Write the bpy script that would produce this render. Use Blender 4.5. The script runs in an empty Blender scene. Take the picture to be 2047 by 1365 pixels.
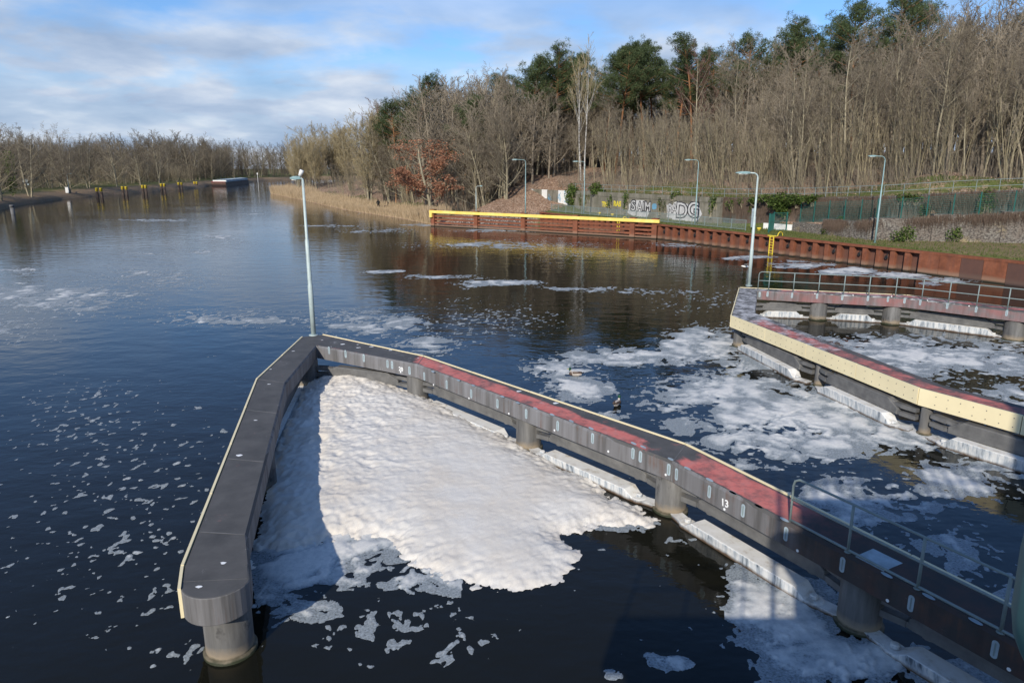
import bpy, bmesh, math, random
import numpy as np
from mathutils import Vector, Matrix
from mathutils.bvhtree import BVHTree

S = bpy.context.scene
COL = S.collection
R = math.radians

# ------------------------------------------------------------ camera, sky, sun, exposure
F = 1400.0; TH = R(14.0); H = 8.2           # focal length in photo pixels, pitch, eye height above the water
cd = bpy.data.cameras.new('camera'); cam = bpy.data.objects.new('camera', cd); COL.objects.link(cam)
cam.location = (0, 0, H); cam.rotation_euler = (R(90) - TH, 0, 0)
cd.sensor_width = 36.0; cd.lens = F / 2047.0 * 36.0; cd.clip_start = 0.05; cd.clip_end = 6000
S.camera = cam

AZ = R(19.9); EL = R(28.7)                  # light travels along azimuth AZ (from +Y towards +X), sun EL above horizon
world = bpy.data.worlds.new('World'); S.world = world; world.use_nodes = True
wt = world.node_tree; wt.nodes.clear()
def wn(t, **k):
    n = wt.nodes.new(t)
    for a, b in k.items(): setattr(n, a, b)
    return n
sky = wn('ShaderNodeTexSky', sky_type='NISHITA', sun_disc=False, sun_elevation=EL, sun_rotation=math.pi + AZ,
         air_density=1.0, dust_density=0.6, ozone_density=1.6)
tc = wn('ShaderNodeTexCoord'); sp = wn('ShaderNodeSeparateXYZ'); wt.links.new(tc.outputs['Generated'], sp.inputs[0])
def wmath(op, a, b=None):
    n = wn('ShaderNodeMath', operation=op)
    for i, v in enumerate((a, b)):
        if v is None: continue
        if isinstance(v, (int, float)): n.inputs[i].default_value = v
        else: wt.links.new(v, n.inputs[i])
    return n.outputs[0]
zz = wmath('ADD', wmath('MAXIMUM', sp.outputs[2], 0.0), 0.20)
cx = wmath('DIVIDE', sp.outputs[0], zz); cy = wmath('DIVIDE', sp.outputs[1], zz)
cb = wn('ShaderNodeCombineXYZ'); wt.links.new(cx, cb.inputs[0]); wt.links.new(cy, cb.inputs[1])
def wnoise(scale, detail, rough, off, dist=0.0):
    m = wn('ShaderNodeMapping'); m.inputs['Location'].default_value = off; wt.links.new(cb.outputs[0], m.inputs[0])
    n = wn('ShaderNodeTexNoise'); n.inputs['Scale'].default_value = scale; n.inputs['Detail'].default_value = detail
    n.inputs['Roughness'].default_value = rough; n.inputs['Distortion'].default_value = dist
    wt.links.new(m.outputs[0], n.inputs['Vector']); return n.outputs['Fac']
def wramp(fac, stops):
    r = wn('ShaderNodeValToRGB'); wt.links.new(fac, r.inputs[0]); e = r.color_ramp.elements
    while len(e) < len(stops): e.new(0.5)
    for i, (p, c) in enumerate(stops):
        e[i].position = p; e[i].color = (c, c, c, 1) if isinstance(c, (int, float)) else (*c, 1)
    return r.outputs[0]
mask = wramp(wnoise(1.55, 8, 0.54, (3.1, 1.3, 0), 0.2), [(0.36, 0.0), (0.54, 0.96)])
high = wramp(sp.outputs[2], [(0.15, 1.0), (0.245, 0.06)])
mask = wmath('MULTIPLY', mask, high)
low = wramp(sp.outputs[2], [(0.0, 1.0), (0.08, 0.85), (0.15, 0.0)])
mask = wmath('MAXIMUM', mask, low)
tone = wramp(wnoise(2.0, 7, 0.52, (0.4, 7.7, 0), 0.15), [(0.34, (3.0, 4.0, 5.7)), (0.50, (4.3, 5.2, 6.7)), (0.68, (6.7, 7.2, 8.0))])
mixc = wn('ShaderNodeMixRGB'); wt.links.new(mask, mixc.inputs[0])
blue = wn('ShaderNodeMixRGB', blend_type='MULTIPLY'); blue.inputs[0].default_value = 1.0
wt.links.new(sky.outputs[0], blue.inputs[1]); blue.inputs[2].default_value = (0.70, 0.98, 1.36, 1)
wt.links.new(blue.outputs[0], mixc.inputs[1]); wt.links.new(tone, mixc.inputs[2])
bg = wn('ShaderNodeBackground'); bg.inputs[1].default_value = 0.10; wt.links.new(mixc.outputs[0], bg.inputs[0])
wo = wn('ShaderNodeOutputWorld'); wt.links.new(bg.outputs[0], wo.inputs[0])

sd = bpy.data.lights.new('sun', 'SUN'); sd.energy = 4.2; sd.angle = R(0.53); sd.color = (1.0, 0.93, 0.82)
sun = bpy.data.objects.new('sun', sd); COL.objects.link(sun); sun.location = (-30, -60, 60)
sdir = Vector((math.sin(AZ) * math.cos(EL), math.cos(AZ) * math.cos(EL), -math.sin(EL)))
sun.rotation_euler = sdir.to_track_quat('-Z', 'Y').to_euler()

S.view_settings.view_transform = 'Standard'; S.view_settings.look = 'None'
S.view_settings.exposure = 0.18; S.view_settings.gamma = 1.0; S.view_settings.use_curve_mapping = False
S.render.engine = 'CYCLES'
S.cycles.max_bounces = 6; S.cycles.diffuse_bounces = 2; S.cycles.glossy_bounces = 3; S.cycles.transmission_bounces = 3
S.cycles.transparent_max_bounces = 12; S.cycles.caustics_reflective = False; S.cycles.caustics_refractive = False
S.cycles.use_denoising = True

# ------------------------------------------------------------ measuring helpers (photo pixel -> place in the world)
def ray(px, py):
    u = (px - 1023.5) / F; v = (682.5 - py) / F
    return (u, math.cos(TH) + v * math.sin(TH), -math.sin(TH) + v * math.cos(TH))
def P(px, py, z):                           # point on the level z
    d = ray(px, py); t = (z - H) / d[2]
    return Vector((d[0] * t, d[1] * t, z))
def D(px, py, y):                           # point at the distance y
    d = ray(px, py); t = y / d[1]
    return Vector((d[0] * t, y, H + d[2] * t))
def RL(px, py, A, B):                       # point on the upright plane through A and B
    d = ray(px, py); nx, ny = -(B[1] - A[1]), (B[0] - A[0])
    t = (A[0] * nx + A[1] * ny) / (d[0] * nx + d[1] * ny)
    return Vector((d[0] * t, d[1] * t, H + d[2] * t))
def px_of(x, y, z):
    c, s = math.cos(TH), math.sin(TH)
    dep = y * c - (z - H) * s; up = y * s + (z - H) * c
    return 1023.5 + F * x / dep, 682.5 - F * up / dep

# ------------------------------------------------------------ mesh helpers
class MB:
    def __init__(s): s.v = []; s.f = []; s.m = []
    def add(s, vs, fs, mi=0):
        o = len(s.v); s.v += [tuple(p) for p in vs]
        for f in fs: s.f.append(tuple(i + o for i in f)); s.m.append(mi)
    def prism(s, poly, z0, z1, mi=0, top=True, bot=True):          # poly counter-clockwise
        n = len(poly); vs = [(p[0], p[1], z0) for p in poly] + [(p[0], p[1], z1) for p in poly]
        fs = [(i, (i + 1) % n, n + (i + 1) % n, n + i) for i in range(n)]
        if top: fs.append(tuple(range(n, 2 * n)))
        if bot: fs.append(tuple(range(n - 1, -1, -1)))
        s.add(vs, fs, mi)
    def box(s, c, size, rz=0.0, mi=0, bev=0.0):
        x, y, z = size[0] / 2, size[1] / 2, size[2] / 2; cr, sr = math.cos(rz), math.sin(rz)
        def T(p): return (c[0] + p[0] * cr - p[1] * sr, c[1] + p[0] * sr + p[1] * cr, c[2] + p[2])
        vs = [T((a, b, d)) for d in (-z, z) for a, b in ((-x, -y), (x, -y), (x, y), (-x, y))]
        s.add(vs, [(3, 2, 1, 0), (4, 5, 6, 7), (0, 1, 5, 4), (1, 2, 6, 5), (2, 3, 7, 6), (3, 0, 4, 7)], mi)
    def beam(s, a, b, w, h, mi=0, cham=0.0):                        # box from a to b, w across, h tall, centre line a-b
        a = Vector(a); b = Vector(b); d = (b - a).normalized(); sd_ = Vector((d.y, -d.x, 0)).normalized() * (w / 2)
        up = sd_.cross(d).normalized(); up = up if up.z > 0 else -up; up = up * (h / 2)
        vs = [a - sd_ - up, a + sd_ - up, a + sd_ + up, a - sd_ + up, b - sd_ - up, b + sd_ - up, b + sd_ + up, b - sd_ + up]
        s.add(vs, [(3, 2, 1, 0), (4, 5, 6, 7), (0, 1, 5, 4), (1, 2, 6, 5), (2, 3, 7, 6), (3, 0, 4, 7)], mi)
    def tube(s, pts, rs, n=6, mi=0, cap=True):
        pts = [Vector(p) for p in pts]; k = len(pts); vs = []; 
        if not hasattr(rs, '__len__'): rs = [rs] * k
        ref = None
        for i, p in enumerate(pts):
            d = (pts[min(i + 1, k - 1)] - pts[max(i - 1, 0)]).normalized()
            if ref is None or abs(ref.dot(d)) > 0.95: ref = Vector((1, 0, 0)) if abs(d.x) < 0.8 else Vector((0, 1, 0))
            a = d.cross(ref).normalized(); b = d.cross(a)
            for j in range(n):
                t = 2 * math.pi * j / n; q = p + (a * math.cos(t) + b * math.sin(t)) * rs[i]; vs.append((q.x, q.y, q.z))
        fs = []
        for i in range(k - 1):
            for j in range(n):
                fs.append((i * n + (j + 1) % n, i * n + j, (i + 1) * n + j, (i + 1) * n + (j + 1) % n))
        if cap: fs.append(tuple(range(n))); fs.append(tuple((k - 1) * n + j for j in range(n - 1, -1, -1)))
        s.add(vs, fs, mi)
    def spike(s, a, b, r, mi=0):                                    # thin three-sided twig
        a = Vector(a); b = Vector(b); d = (b - a); 
        if d.length < 1e-6: return
        d.normalize(); ref = Vector((0, 0, 1)) if abs(d.z) < 0.9 else Vector((1, 0, 0))
        u = d.cross(ref).normalized() * r; w = d.cross(u).normalized() * r
        o = len(s.v); s.v += [tuple(a + u), tuple(a - u * 0.5 + w * 0.87), tuple(a - u * 0.5 - w * 0.87), tuple(b)]
        s.f += [(o, o + 1, o + 3), (o + 1, o + 2, o + 3), (o + 2, o, o + 3)]; s.m += [mi] * 3
    def lathe(s, c, prof, n=24, mi=0):                              # prof: list of (r, z)
        vs = []; fs = []
        for r, z in prof:
            for j in range(n): t = 2 * math.pi * j / n; vs.append((c[0] + r * math.cos(t), c[1] + r * math.sin(t), c[2] + z))
        for i in range(len(prof) - 1):
            for j in range(n): fs.append((i * n + j, i * n + (j + 1) % n, (i + 1) * n + (j + 1) % n, (i + 1) * n + j))
        fs.append(tuple(range(n - 1, -1, -1))); fs.append(tuple((len(prof) - 1) * n + j for j in range(n)))
        s.add(vs, fs, mi)
    def mesh(s, name, mats, smooth=False):
        me = bpy.data.meshes.new(name); me.from_pydata(s.v, [], s.f)
        for m in (mats if isinstance(mats, (list, tuple)) else [mats]): me.materials.append(m)
        me.polygons.foreach_set('material_index', s.m)
        me.polygons.foreach_set('use_smooth', [smooth] * len(s.f)); me.update(); return me
    def obj(s, name, mats, parent=None, smooth=False, loc=None):
        return link(name, s.mesh(name, mats, smooth), parent, loc)
def link(name, data, parent=None, loc=None):
    o = bpy.data.objects.new(name, data); COL.objects.link(o)
    if loc is not None: o.location = loc
    if parent: o.parent = parent; o.matrix_parent_inverse = Matrix.Translation(-Vector(parent.location)) if loc is None else Matrix()
    return o
def tag(o, label, cat, group=None):
    o['label'] = label; o['category'] = cat
    if group: o['group'] = group
    return o
def thing(name, label, cat, loc=(0, 0, 0), group=None):
    o = bpy.data.objects.new(name, None); COL.objects.link(o); o.location = loc; o.empty_display_size = 0.2
    return tag(o, label, cat, group)
def kind(o, k): o['kind'] = k; return o
def bevel(o, w=0.015, seg=2):
    m = o.modifiers.new('bevel', 'BEVEL'); m.width = w; m.segments = seg; m.limit_method = 'ANGLE'; m.angle_limit = R(40); return o
def copy_tree(root, loc, rz=0.0, sc=1.0, tilt=(0, 0), label=None, group=None):
    c = root.copy(); COL.objects.link(c); c.location = loc; c.rotation_euler = (tilt[0], tilt[1], rz); c.scale = (sc, sc, sc)
    for ch in root.children:
        k = ch.copy(); COL.objects.link(k); k.parent = c
        for g in ch.children:
            q = g.copy(); COL.objects.link(q); q.parent = k
    if label: c['label'] = label
    if group: c['group'] = group
    return c
def np_mesh(name, V, T, mats, smooth=True, attrs=None):
    me = bpy.data.meshes.new(name); n = len(T); k = T.shape[1]
    me.vertices.add(len(V)); me.vertices.foreach_set('co', np.ascontiguousarray(V, np.float32).ravel())
    me.loops.add(n * k); me.loops.foreach_set('vertex_index', np.ascontiguousarray(T, np.int32).ravel())
    me.polygons.add(n); me.polygons.foreach_set('loop_start', np.arange(0, n * k, k, dtype=np.int32))
    me.polygons.foreach_set('use_smooth', np.full(n, smooth))
    for a, d in (attrs or {}).items():
        at = me.attributes.new(a, 'FLOAT', 'POINT'); at.data.foreach_set('value', np.ascontiguousarray(d, np.float32))
    me.update(calc_edges=True); me.validate()
    for m in (mats if isinstance(mats, (list, tuple)) else [mats]): me.materials.append(m)
    return me
def vnoise(x, y, seed=0):
    ix = np.floor(x).astype(np.int64); iy = np.floor(y).astype(np.int64); fx = x - ix; fy = y - iy
    def h(a, b):
        n = (a * 374761393 + b * 668265263 + seed * 974711) & 0xffffffff
        n = ((n ^ (n >> 13)) * 1274126177) & 0xffffffff; n = (n ^ (n >> 16)) & 0xffffffff
        n = (n * 2246822519) & 0xffffffff; n = n ^ (n >> 15)
        return (n & 0xffffff) / 16777215.0
    u = fx * fx * fx * (fx * (fx * 6 - 15) + 10); w = fy * fy * fy * (fy * (fy * 6 - 15) + 10)
    return (h(ix, iy) * (1 - u) + h(ix + 1, iy) * u) * (1 - w) + (h(ix, iy + 1) * (1 - u) + h(ix + 1, iy + 1) * u) * w
def fbm(x, y, seed=0, octv=5, gain=0.5):
    a = 1.0; t = 0.0; s_ = 0.0; c, s = 0.8, 0.6
    for i in range(octv):
        t = t + a * vnoise(x, y, seed + i * 17); s_ += a; a *= gain
        x, y = (x * c - y * s) * 2.03 + 5.2, (x * s + y * c) * 2.03 + 1.7
    return t / s_
def clip_tris(nv, T, f):
    """keep the part of a triangle mesh where f > 0; returns (verts as (i, j, t) mixes, triangles)"""
    s = f[T] > 0; c = s.sum(1)
    full = T[c == 3]; out = [full]
    newkeys = []
    def edge(i, j): return np.minimum(i, j).astype(np.int64) * nv + np.maximum(i, j)
    t1 = T[c == 1]; s1 = s[c == 1]; k = np.argmax(s1, 1); r = np.arange(len(t1))
    a, b, d = t1[r, k], t1[r, (k + 1) % 3], t1[r, (k + 2) % 3]
    e1 = (edge(a, b), edge(a, d))
    t2 = T[c == 2]; s2 = s[c == 2]; k = np.argmin(s2, 1); r = np.arange(len(t2))
    a2, b2, d2 = t2[r, k], t2[r, (k + 1) % 3], t2[r, (k + 2) % 3]
    e2 = (edge(a2, b2), edge(a2, d2))
    allk = np.concatenate([e1[0], e1[1], e2[0], e2[1]]); uk, inv = np.unique(allk, return_inverse=True); inv = inv + nv
    n1, n2 = len(t1), len(t2)
    p, q = inv[:n1], inv[n1:2 * n1]; p2, q2 = inv[2 * n1:2 * n1 + n2], inv[2 * n1 + n2:]
    out.append(np.stack([a, p, q], 1))
    out.append(np.stack([p2, b2, d2], 1)); out.append(np.stack([p2, d2, q2], 1))
    TT = np.concatenate(out); i = uk // nv; j = uk % nv
    t = f[i] / (f[i] - f[j] + 1e-12)
    used = np.unique(TT); remap = np.full(nv + len(uk), -1, np.int64); remap[used] = np.arange(len(used))
    def interp(arr):
        ext = np.concatenate([arr, arr[i] * (1 - t) + arr[j] * t]); return ext[used]
    return remap[TT], interp

# ------------------------------------------------------------ materials
class NT:
    def __init__(s, name):
        s.m = bpy.data.materials.new(name); s.m.use_nodes = True; s.t = s.m.node_tree; s.t.nodes.clear()
        s.out = s.n('ShaderNodeOutputMaterial'); s.b = s.n('ShaderNodeBsdfPrincipled'); s.l(s.b.outputs[0], s.out.inputs[0])
    def n(s, t, **k):
        n = s.t.nodes.new(t)
        for a, b in k.items(): setattr(n, a, b)
        return n
    def l(s, a, b): s.t.links.new(a, b)
    def set(s, sock, v):
        if isinstance(v, (int, float)): sock.default_value = v
        elif isinstance(v, (tuple, list)): sock.default_value = (*v, 1) if len(v) == 3 and sock.type == 'RGBA' else v
        else: s.l(v, sock)
    def pos(s, scale=(1, 1, 1), obj=False):
        if obj: v = s.n('ShaderNodeTexCoord').outputs['Object']
        else: v = s.n('ShaderNodeNewGeometry').outputs['Position']
        m = s.n('ShaderNodeMapping'); m.inputs['Scale'].default_value = scale; s.l(v, m.inputs[0]); return m.outputs[0]
    def noise(s, scale, detail=4, rough=0.55, sc=(1, 1, 1), dist=0.0, obj=False):
        n = s.n('ShaderNodeTexNoise'); n.inputs['Scale'].default_value = scale; n.inputs['Detail'].default_value = detail
        n.inputs['Roughness'].default_value = rough; n.inputs['Distortion'].default_value = dist; s.l(s.pos(sc, obj), n.inputs['Vector']); return n.outputs['Fac']
    def vor(s, scale, sc=(1, 1, 1), out='Distance', feature='F1'):
        n = s.n('ShaderNodeTexVoronoi', feature=feature); n.inputs['Scale'].default_value = scale; s.l(s.pos(sc), n.inputs['Vector']); return n.outputs[out]
    def ramp(s, fac, stops, interp='LINEAR'):
        r = s.n('ShaderNodeValToRGB'); s.l(fac, r.inputs[0]); r.color_ramp.interpolation = interp; e = r.color_ramp.elements
        while len(e) < len(stops): e.new(0.5)
        for i, (p, c) in enumerate(stops):
            e[i].position = p; e[i].color = (c, c, c, 1) if isinstance(c, (int, float)) else (*c, 1)
        return r.outputs[0]
    def mix(s, fac, a, b, mode='MIX'):
        n = s.n('ShaderNodeMixRGB', blend_type=mode); s.set(n.inputs[0], fac); s.set(n.inputs[1], a); s.set(n.inputs[2], b); return n.outputs[0]
    def math(s, op, a, b=0.0):
        n = s.n('ShaderNodeMath', operation=op); s.set(n.inputs[0], a); s.set(n.inputs[1], b); return n.outputs[0]
    def attr(s, name): return s.n('ShaderNodeAttribute', attribute_name=name).outputs['Fac']
    def z(s):
        g = s.n('ShaderNodeNewGeometry'); x = s.n('ShaderNodeSeparateXYZ'); s.l(g.outputs['Position'], x.inputs[0]); return x.outputs[2]
    def nz(s):
        g = s.n('ShaderNodeNewGeometry'); x = s.n('ShaderNodeSeparateXYZ'); s.l(g.outputs['Normal'], x.inputs[0]); return x.outputs[2]
    def rnd(s): return s.n('ShaderNodeObjectInfo').outputs['Random']
    def fin(s, col=None, rough=0.7, metal=0.0, bump=None, bs=0.3, bd=0.02, spec=0.3):
        if col is not None: s.set(s.b.inputs['Base Color'], col)
        s.set(s.b.inputs['Roughness'], rough); s.b.inputs['Metallic'].default_value = metal
        s.b.inputs['Specular IOR Level'].default_value = spec
        if bump is not None:
            b = s.n('ShaderNodeBump'); b.inputs['Strength'].default_value = bs; b.inputs['Distance'].default_value = bd
            s.l(bump, b.inputs['Height']); s.l(b.outputs[0], s.b.inputs['Normal'])
        return s.m
def simple(name, c, rough=0.6, var=0.25, scale=3.0, metal=0.0, spec=0.3, bs=0.15):
    k = NT(name); n = k.noise(scale, 5, 0.6)
    lo = tuple(x * (1 - var) for x in c); hi = tuple(min(1, x * (1 + var)) for x in c)
    return k.fin(k.ramp(n, [(0.3, lo), (0.7, hi)]), rough, metal, n, bs, 0.01, spec)

# water: dark brown-green river, small ripples
k = NT('water_surface')
n1 = k.noise(0.55, 3, 0.5, (1, 1.5, 1)); n2 = k.noise(2.1, 3, 0.55, (1, 1.7, 1), 0.4); n3 = k.noise(7.5, 2, 0.5, (1, 1.5, 1))
area = k.ramp(k.noise(0.05, 2), [(0.40, 0.25), (0.6, 1.0)])
hh = k.math('ADD', k.math('MULTIPLY', n1, 0.027), k.math('MULTIPLY', k.math('ADD', k.math('MULTIPLY', n2, 0.0100), k.math('MULTIPLY', n3, 0.0013)), area))
b = k.n('ShaderNodeBump'); b.inputs['Strength'].default_value = 1.0; b.inputs['Distance'].default_value = 1.0
k.l(hh, b.inputs['Height']); k.l(b.outputs[0], k.b.inputs['Normal'])
k.set(k.b.inputs['Base Color'], (0.0095, 0.0095, 0.0065)); k.b.inputs['Roughness'].default_value = 0.022; k.b.inputs['IOR'].default_value = 1.33
M_water = k.m
# foam
k = NT('foam'); th = k.attr('thick')
fn = k.noise(11, 5, 0.7); v = k.vor(26)
c = k.mix(th, (0.36, 0.40, 0.42), (0.80, 0.775, 0.72)); c = k.mix(k.ramp(fn, [(0.35, 0.35), (0.6, 0.0)]), c, (0.33, 0.36, 0.37))
tr = k.n('ShaderNodeBsdfTransparent'); mx = k.n('ShaderNodeMixShader')
hole = k.ramp(k.math('ADD', k.noise(22, 3, 0.6), k.math('MULTIPLY', th, 0.5)), [(0.34, 0.55), (0.66, 0.10)])
k.l(k.math('MULTIPLY', hole, 1.0), mx.inputs[0])
k.l(k.b.outputs[0], mx.inputs[1]); k.l(tr.outputs[0], mx.inputs[2]); k.l(mx.outputs[0], k.out.inputs[0])
M_scum = k.fin(c, 0.75, 0, k.math('ADD', fn, k.math('MULTIPLY', v, 0.3)), 0.18, 0.010)
k = NT('foam_thick')
fn = k.noise(5, 6, 0.65); fine = k.noise(38, 3, 0.7); big = k.noise(0.8, 4, 0.6)
c = k.mix(k.ramp(big, [(0.40, 0.0), (0.65, 1.0)]), (0.68, 0.645, 0.585), (0.66, 0.60, 0.515))
c = k.mix(k.ramp(fine, [(0.30, 0.30), (0.50, 0.0)]), c, (0.45, 0.42, 0.38)); c = k.mix(k.ramp(k.noise(1.7, 6, 0.7), [(0.28, 0.35), (0.42, 0.0)]), c, (0.56, 0.49, 0.40))
M_foam = k.fin(c, 0.75, 0, k.math('ADD', k.math('MULTIPLY', fn, 0.35), k.math('MULTIPLY', fine, 0.6)), 0.28, 0.035)
# steel of the jetties
k = NT('deck_grey_steel'); n = k.noise(1.6, 6, 0.65); st = k.noise(5, 4, 0.6, (1, 1, 0.06)); red = k.attr('red'); wht = k.attr('white'); frd = k.attr('facered')
c = k.ramp(n, [(0.28, (0.062, 0.060, 0.057)), (0.7, (0.108, 0.103, 0.097))])
top = k.math('GREATER_THAN', k.nz(), 0.6); side = k.math('SUBTRACT', 1.0, top)
streak = k.ramp(st, [(0.32, (0.095, 0.09, 0.087)), (0.5, (0.155, 0.15, 0.15)), (0.72, (0.205, 0.20, 0.205))])
c = k.mix(side, c, streak)
c = k.mix(k.math('MULTIPLY', side, k.ramp(k.math('ADD', k.math('MULTIPLY', frd, 0.55), k.math('MULTIPLY', k.noise(1.3, 5, 0.6), 0.7)), [(0.62, 0.0), (0.85, 0.65)])), c, (0.30, 0.10, 0.09))
rm = k.ramp(k.math('ADD', red, k.math('MULTIPLY', k.math('SUBTRACT', k.noise(1.7, 8, 0.74), 0.5), 2.0)), [(0.30, 0.0), (0.80, 1.0)])
rc = k.ramp(k.noise(3.5, 6, 0.7), [(0.3, (0.46, 0.125, 0.105)), (0.5, (0.60, 0.18, 0.15)), (0.75, (0.48, 0.21, 0.185))])
c = k.mix(k.math('MULTIPLY', rm, top), c, rc)
spot = k.ramp(k.noise(2.6, 5, 0.72, (1, 1, 0.4)), [(0.70, 0.0), (0.76, 0.55)])
c = k.mix(k.math('MULTIPLY', spot, 0.8), c, (0.5, 0.5, 0.5))
wm = k.ramp(k.math('ADD', wht, k.math('MULTIPLY', k.math('SUBTRACT', k.noise(2.2, 8, 0.78), 0.5), 2.8)), [(0.40, 0.0), (0.85, 0.8)])
c = k.mix(k.math('MULTIPLY', wm, top), c, (0.58, 0.57, 0.57))
darkbrown = k.attr('darkbrown'); c = k.mix(k.ramp(k.math('ADD', darkbrown, k.math('MULTIPLY', k.math('SUBTRACT', n, 0.5), 0.5)), [(0.25, 0.0), (0.8, 0.85)]), c, k.ramp(k.noise(2.0, 6, 0.7), [(0.4, (0.030, 0.026, 0.024)), (0.7, (0.075, 0.036, 0.026))]))  # darker rust brown mixed in towards the near end of the deck
rs_ = k.ramp(k.math('MULTIPLY', k.noise(1.1, 4, 0.6), k.noise(7, 4, 0.7, (1, 1, 0.03))), [(0.30, 0.0), (0.42, 0.6)]); c = k.mix(k.math('MULTIPLY', rs_, side), c, (0.12, 0.065, 0.042))
scr = k.ramp(k.noise(3.0, 6, 0.8, (1, 1, 6)), [(0.64, 0.0), (0.70, 0.45)]); c = k.mix(k.math('MULTIPLY', scr, side), c, (0.33, 0.32, 0.31))
M_deck = k.fin(c, 0.68, 0, n, 0.2, 0.01, 0.3)
k = NT('column_grey_steel'); st = k.noise(3.5, 5, 0.65, (1, 1, 0.12)); z = k.z()
c = k.ramp(st, [(0.3, (0.065, 0.063, 0.06)), (0.55, (0.135, 0.13, 0.122)), (0.75, (0.22, 0.215, 0.205))])
c = k.mix(k.ramp(k.math('ADD', z, k.math('MULTIPLY', k.noise(4, 4), 0.25)), [(0.25, 1.0), (0.42, 0.0)]), c, (0.25, 0.20, 0.14))
c = k.mix(k.ramp(k.math('ADD', z, k.math('MULTIPLY', k.noise(5, 4), 0.12)), [(0.10, 1.0), (0.17, 0.0)]), c, (0.022, 0.026, 0.010))
c = k.mix(k.ramp(k.noise(1.3, 5, 0.7, (1, 1, 0.8)), [(0.60, 0.0), (0.68, 0.85)]), c, (0.035, 0.034, 0.033))
M_col = k.fin(c, 0.7, 0, st, 0.2, 0.01)
k = NT('beam_dark_steel'); st = k.noise(2.2, 6, 0.65)
M_waler = k.fin(k.ramp(st, [(0.3, (0.085, 0.085, 0.085)), (0.7, (0.18, 0.175, 0.167))]), 0.62, 0, st, 0.15, 0.01)
k = NT('float_white_paint'); st = k.noise(6.5, 5, 0.7, (1, 1, 0.10)); z = k.z()
c = k.ramp(st, [(0.33, (0.10, 0.12, 0.14)), (0.45, (0.42, 0.45, 0.47)), (0.58, (0.66, 0.65, 0.62))])
topm = k.ramp(k.nz(), [(0.5, 0.0), (0.8, 1.0)])
c = k.mix(topm, c, k.ramp(k.noise(3, 6, 0.7), [(0.30, (0.42, 0.36, 0.28)), (0.46, (0.66, 0.64, 0.59)), (0.7, (0.76, 0.75, 0.72))]))
c = k.mix(k.ramp(k.math('ADD', z, k.math('MULTIPLY', k.noise(4, 4), 0.10)), [(0.07, 1.0), (0.15, 0.0)]), c, (0.10, 0.065, 0.040))
M_float = k.fin(c, 0.7, 0, st, 0.2, 0.01)
M_cream = simple('cream_fender_plastic', (0.78, 0.67, 0.42), 0.55, 0.06, 0.8)
M_slot = simple('pale_blue_patch', (0.33, 0.40, 0.43), 0.6, 0.2, 5)
M_white = simple('white_paint', (0.75, 0.74, 0.70), 0.6, 0.08, 5)
M_whitemark = simple('white_mark', (0.8, 0.8, 0.78), 0.6, 0.05, 5)
M_dark = simple('black_rubber', (0.02, 0.02, 0.022), 0.6, 0.3, 5)
M_rail = simple('green_grey_galvanised', (0.20, 0.245, 0.235), 0.5, 0.12, 4, 0.0, 0.4)
M_pole = simple('pole_green_grey', (0.40, 0.47, 0.45), 0.45, 0.14, 3, 0.0, 0.5)
M_lamp = simple('lamp_teal_grey', (0.24, 0.36, 0.36), 0.45, 0.12, 3)
M_yellow = simple('yellow_paint', (0.80, 0.60, 0.06), 0.55, 0.10, 2)
k = NT('yellow_faded_paint'); n = k.noise(1.2, 5, 0.6)
M_yellowbar = k.fin(k.ramp(n, [(0.3, (0.78, 0.55, 0.10)), (0.7, (0.86, 0.66, 0.20))]), 0.55)
k = NT('rusted_steel'); n = k.noise(1.4, 6, 0.7); st = k.noise(4, 5, 0.65, (1, 1, 0.15)); z = k.z()
c = k.ramp(n, [(0.25, (0.11, 0.038, 0.020)), (0.5, (0.20, 0.068, 0.034)), (0.75, (0.29, 0.105, 0.055))])
c = k.mix(k.ramp(st, [(0.45, 0.0), (0.7, 0.5)]), c, (0.12, 0.055, 0.04))
c = k.mix(k.ramp(k.math('ADD', z, k.math('MULTIPLY', n, 0.35)), [(0.42, 0.75), (0.68, 0.0)]), c, (0.27, 0.17, 0.115))
c = k.mix(k.ramp(z, [(0.05, 1.0), (0.16, 0.0)]), c, (0.030, 0.028, 0.018))
pn = k.attr('panel'); c = k.mix(k.ramp(pn, [(0.3, 0.0), (1.0, 0.8)]), c, (0.075, 0.048, 0.042))
M_rust = k.fin(c, 0.8, 0, n, 0.35, 0.02)
k = NT('concrete_wall'); n = k.noise(0.9, 6, 0.68); st = k.noise(2.5, 5, 0.65, (1, 1, 0.12)); f2 = k.noise(14, 3, 0.7)
c = k.ramp(n, [(0.3, (0.13, 0.118, 0.092)), (0.7, (0.28, 0.255, 0.205))]); c = k.mix(k.ramp(st, [(0.4, 0.0), (0.62, 0.7)]), c, (0.115, 0.11, 0.075))
c = k.mix(k.ramp(f2, [(0.62, 0.0), (0.75, 0.5)]), c, (0.48, 0.44, 0.36))
M_conc = k.fin(c, 0.9, 0, f2, 0.4, 0.03)
k = NT('gabion_stone'); col = k.n('ShaderNodeTexVoronoi'); col.inputs['Scale'].default_value = 6.5; k.l(k.pos((1, 1, 1.3)), col.inputs['Vector'])
sp_ = k.n('ShaderNodeSeparateColor'); k.l(col.outputs['Color'], sp_.inputs[0])
c = k.ramp(sp_.outputs[0], [(0.0, (0.13, 0.11, 0.095)), (0.5, (0.19, 0.175, 0.15)), (1.0, (0.27, 0.25, 0.21))])
c = k.mix(k.ramp(k.noise(0.8, 5, 0.65), [(0.42, 0.0), (0.60, 0.8)]), c, (0.165, 0.135, 0.108))
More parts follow.
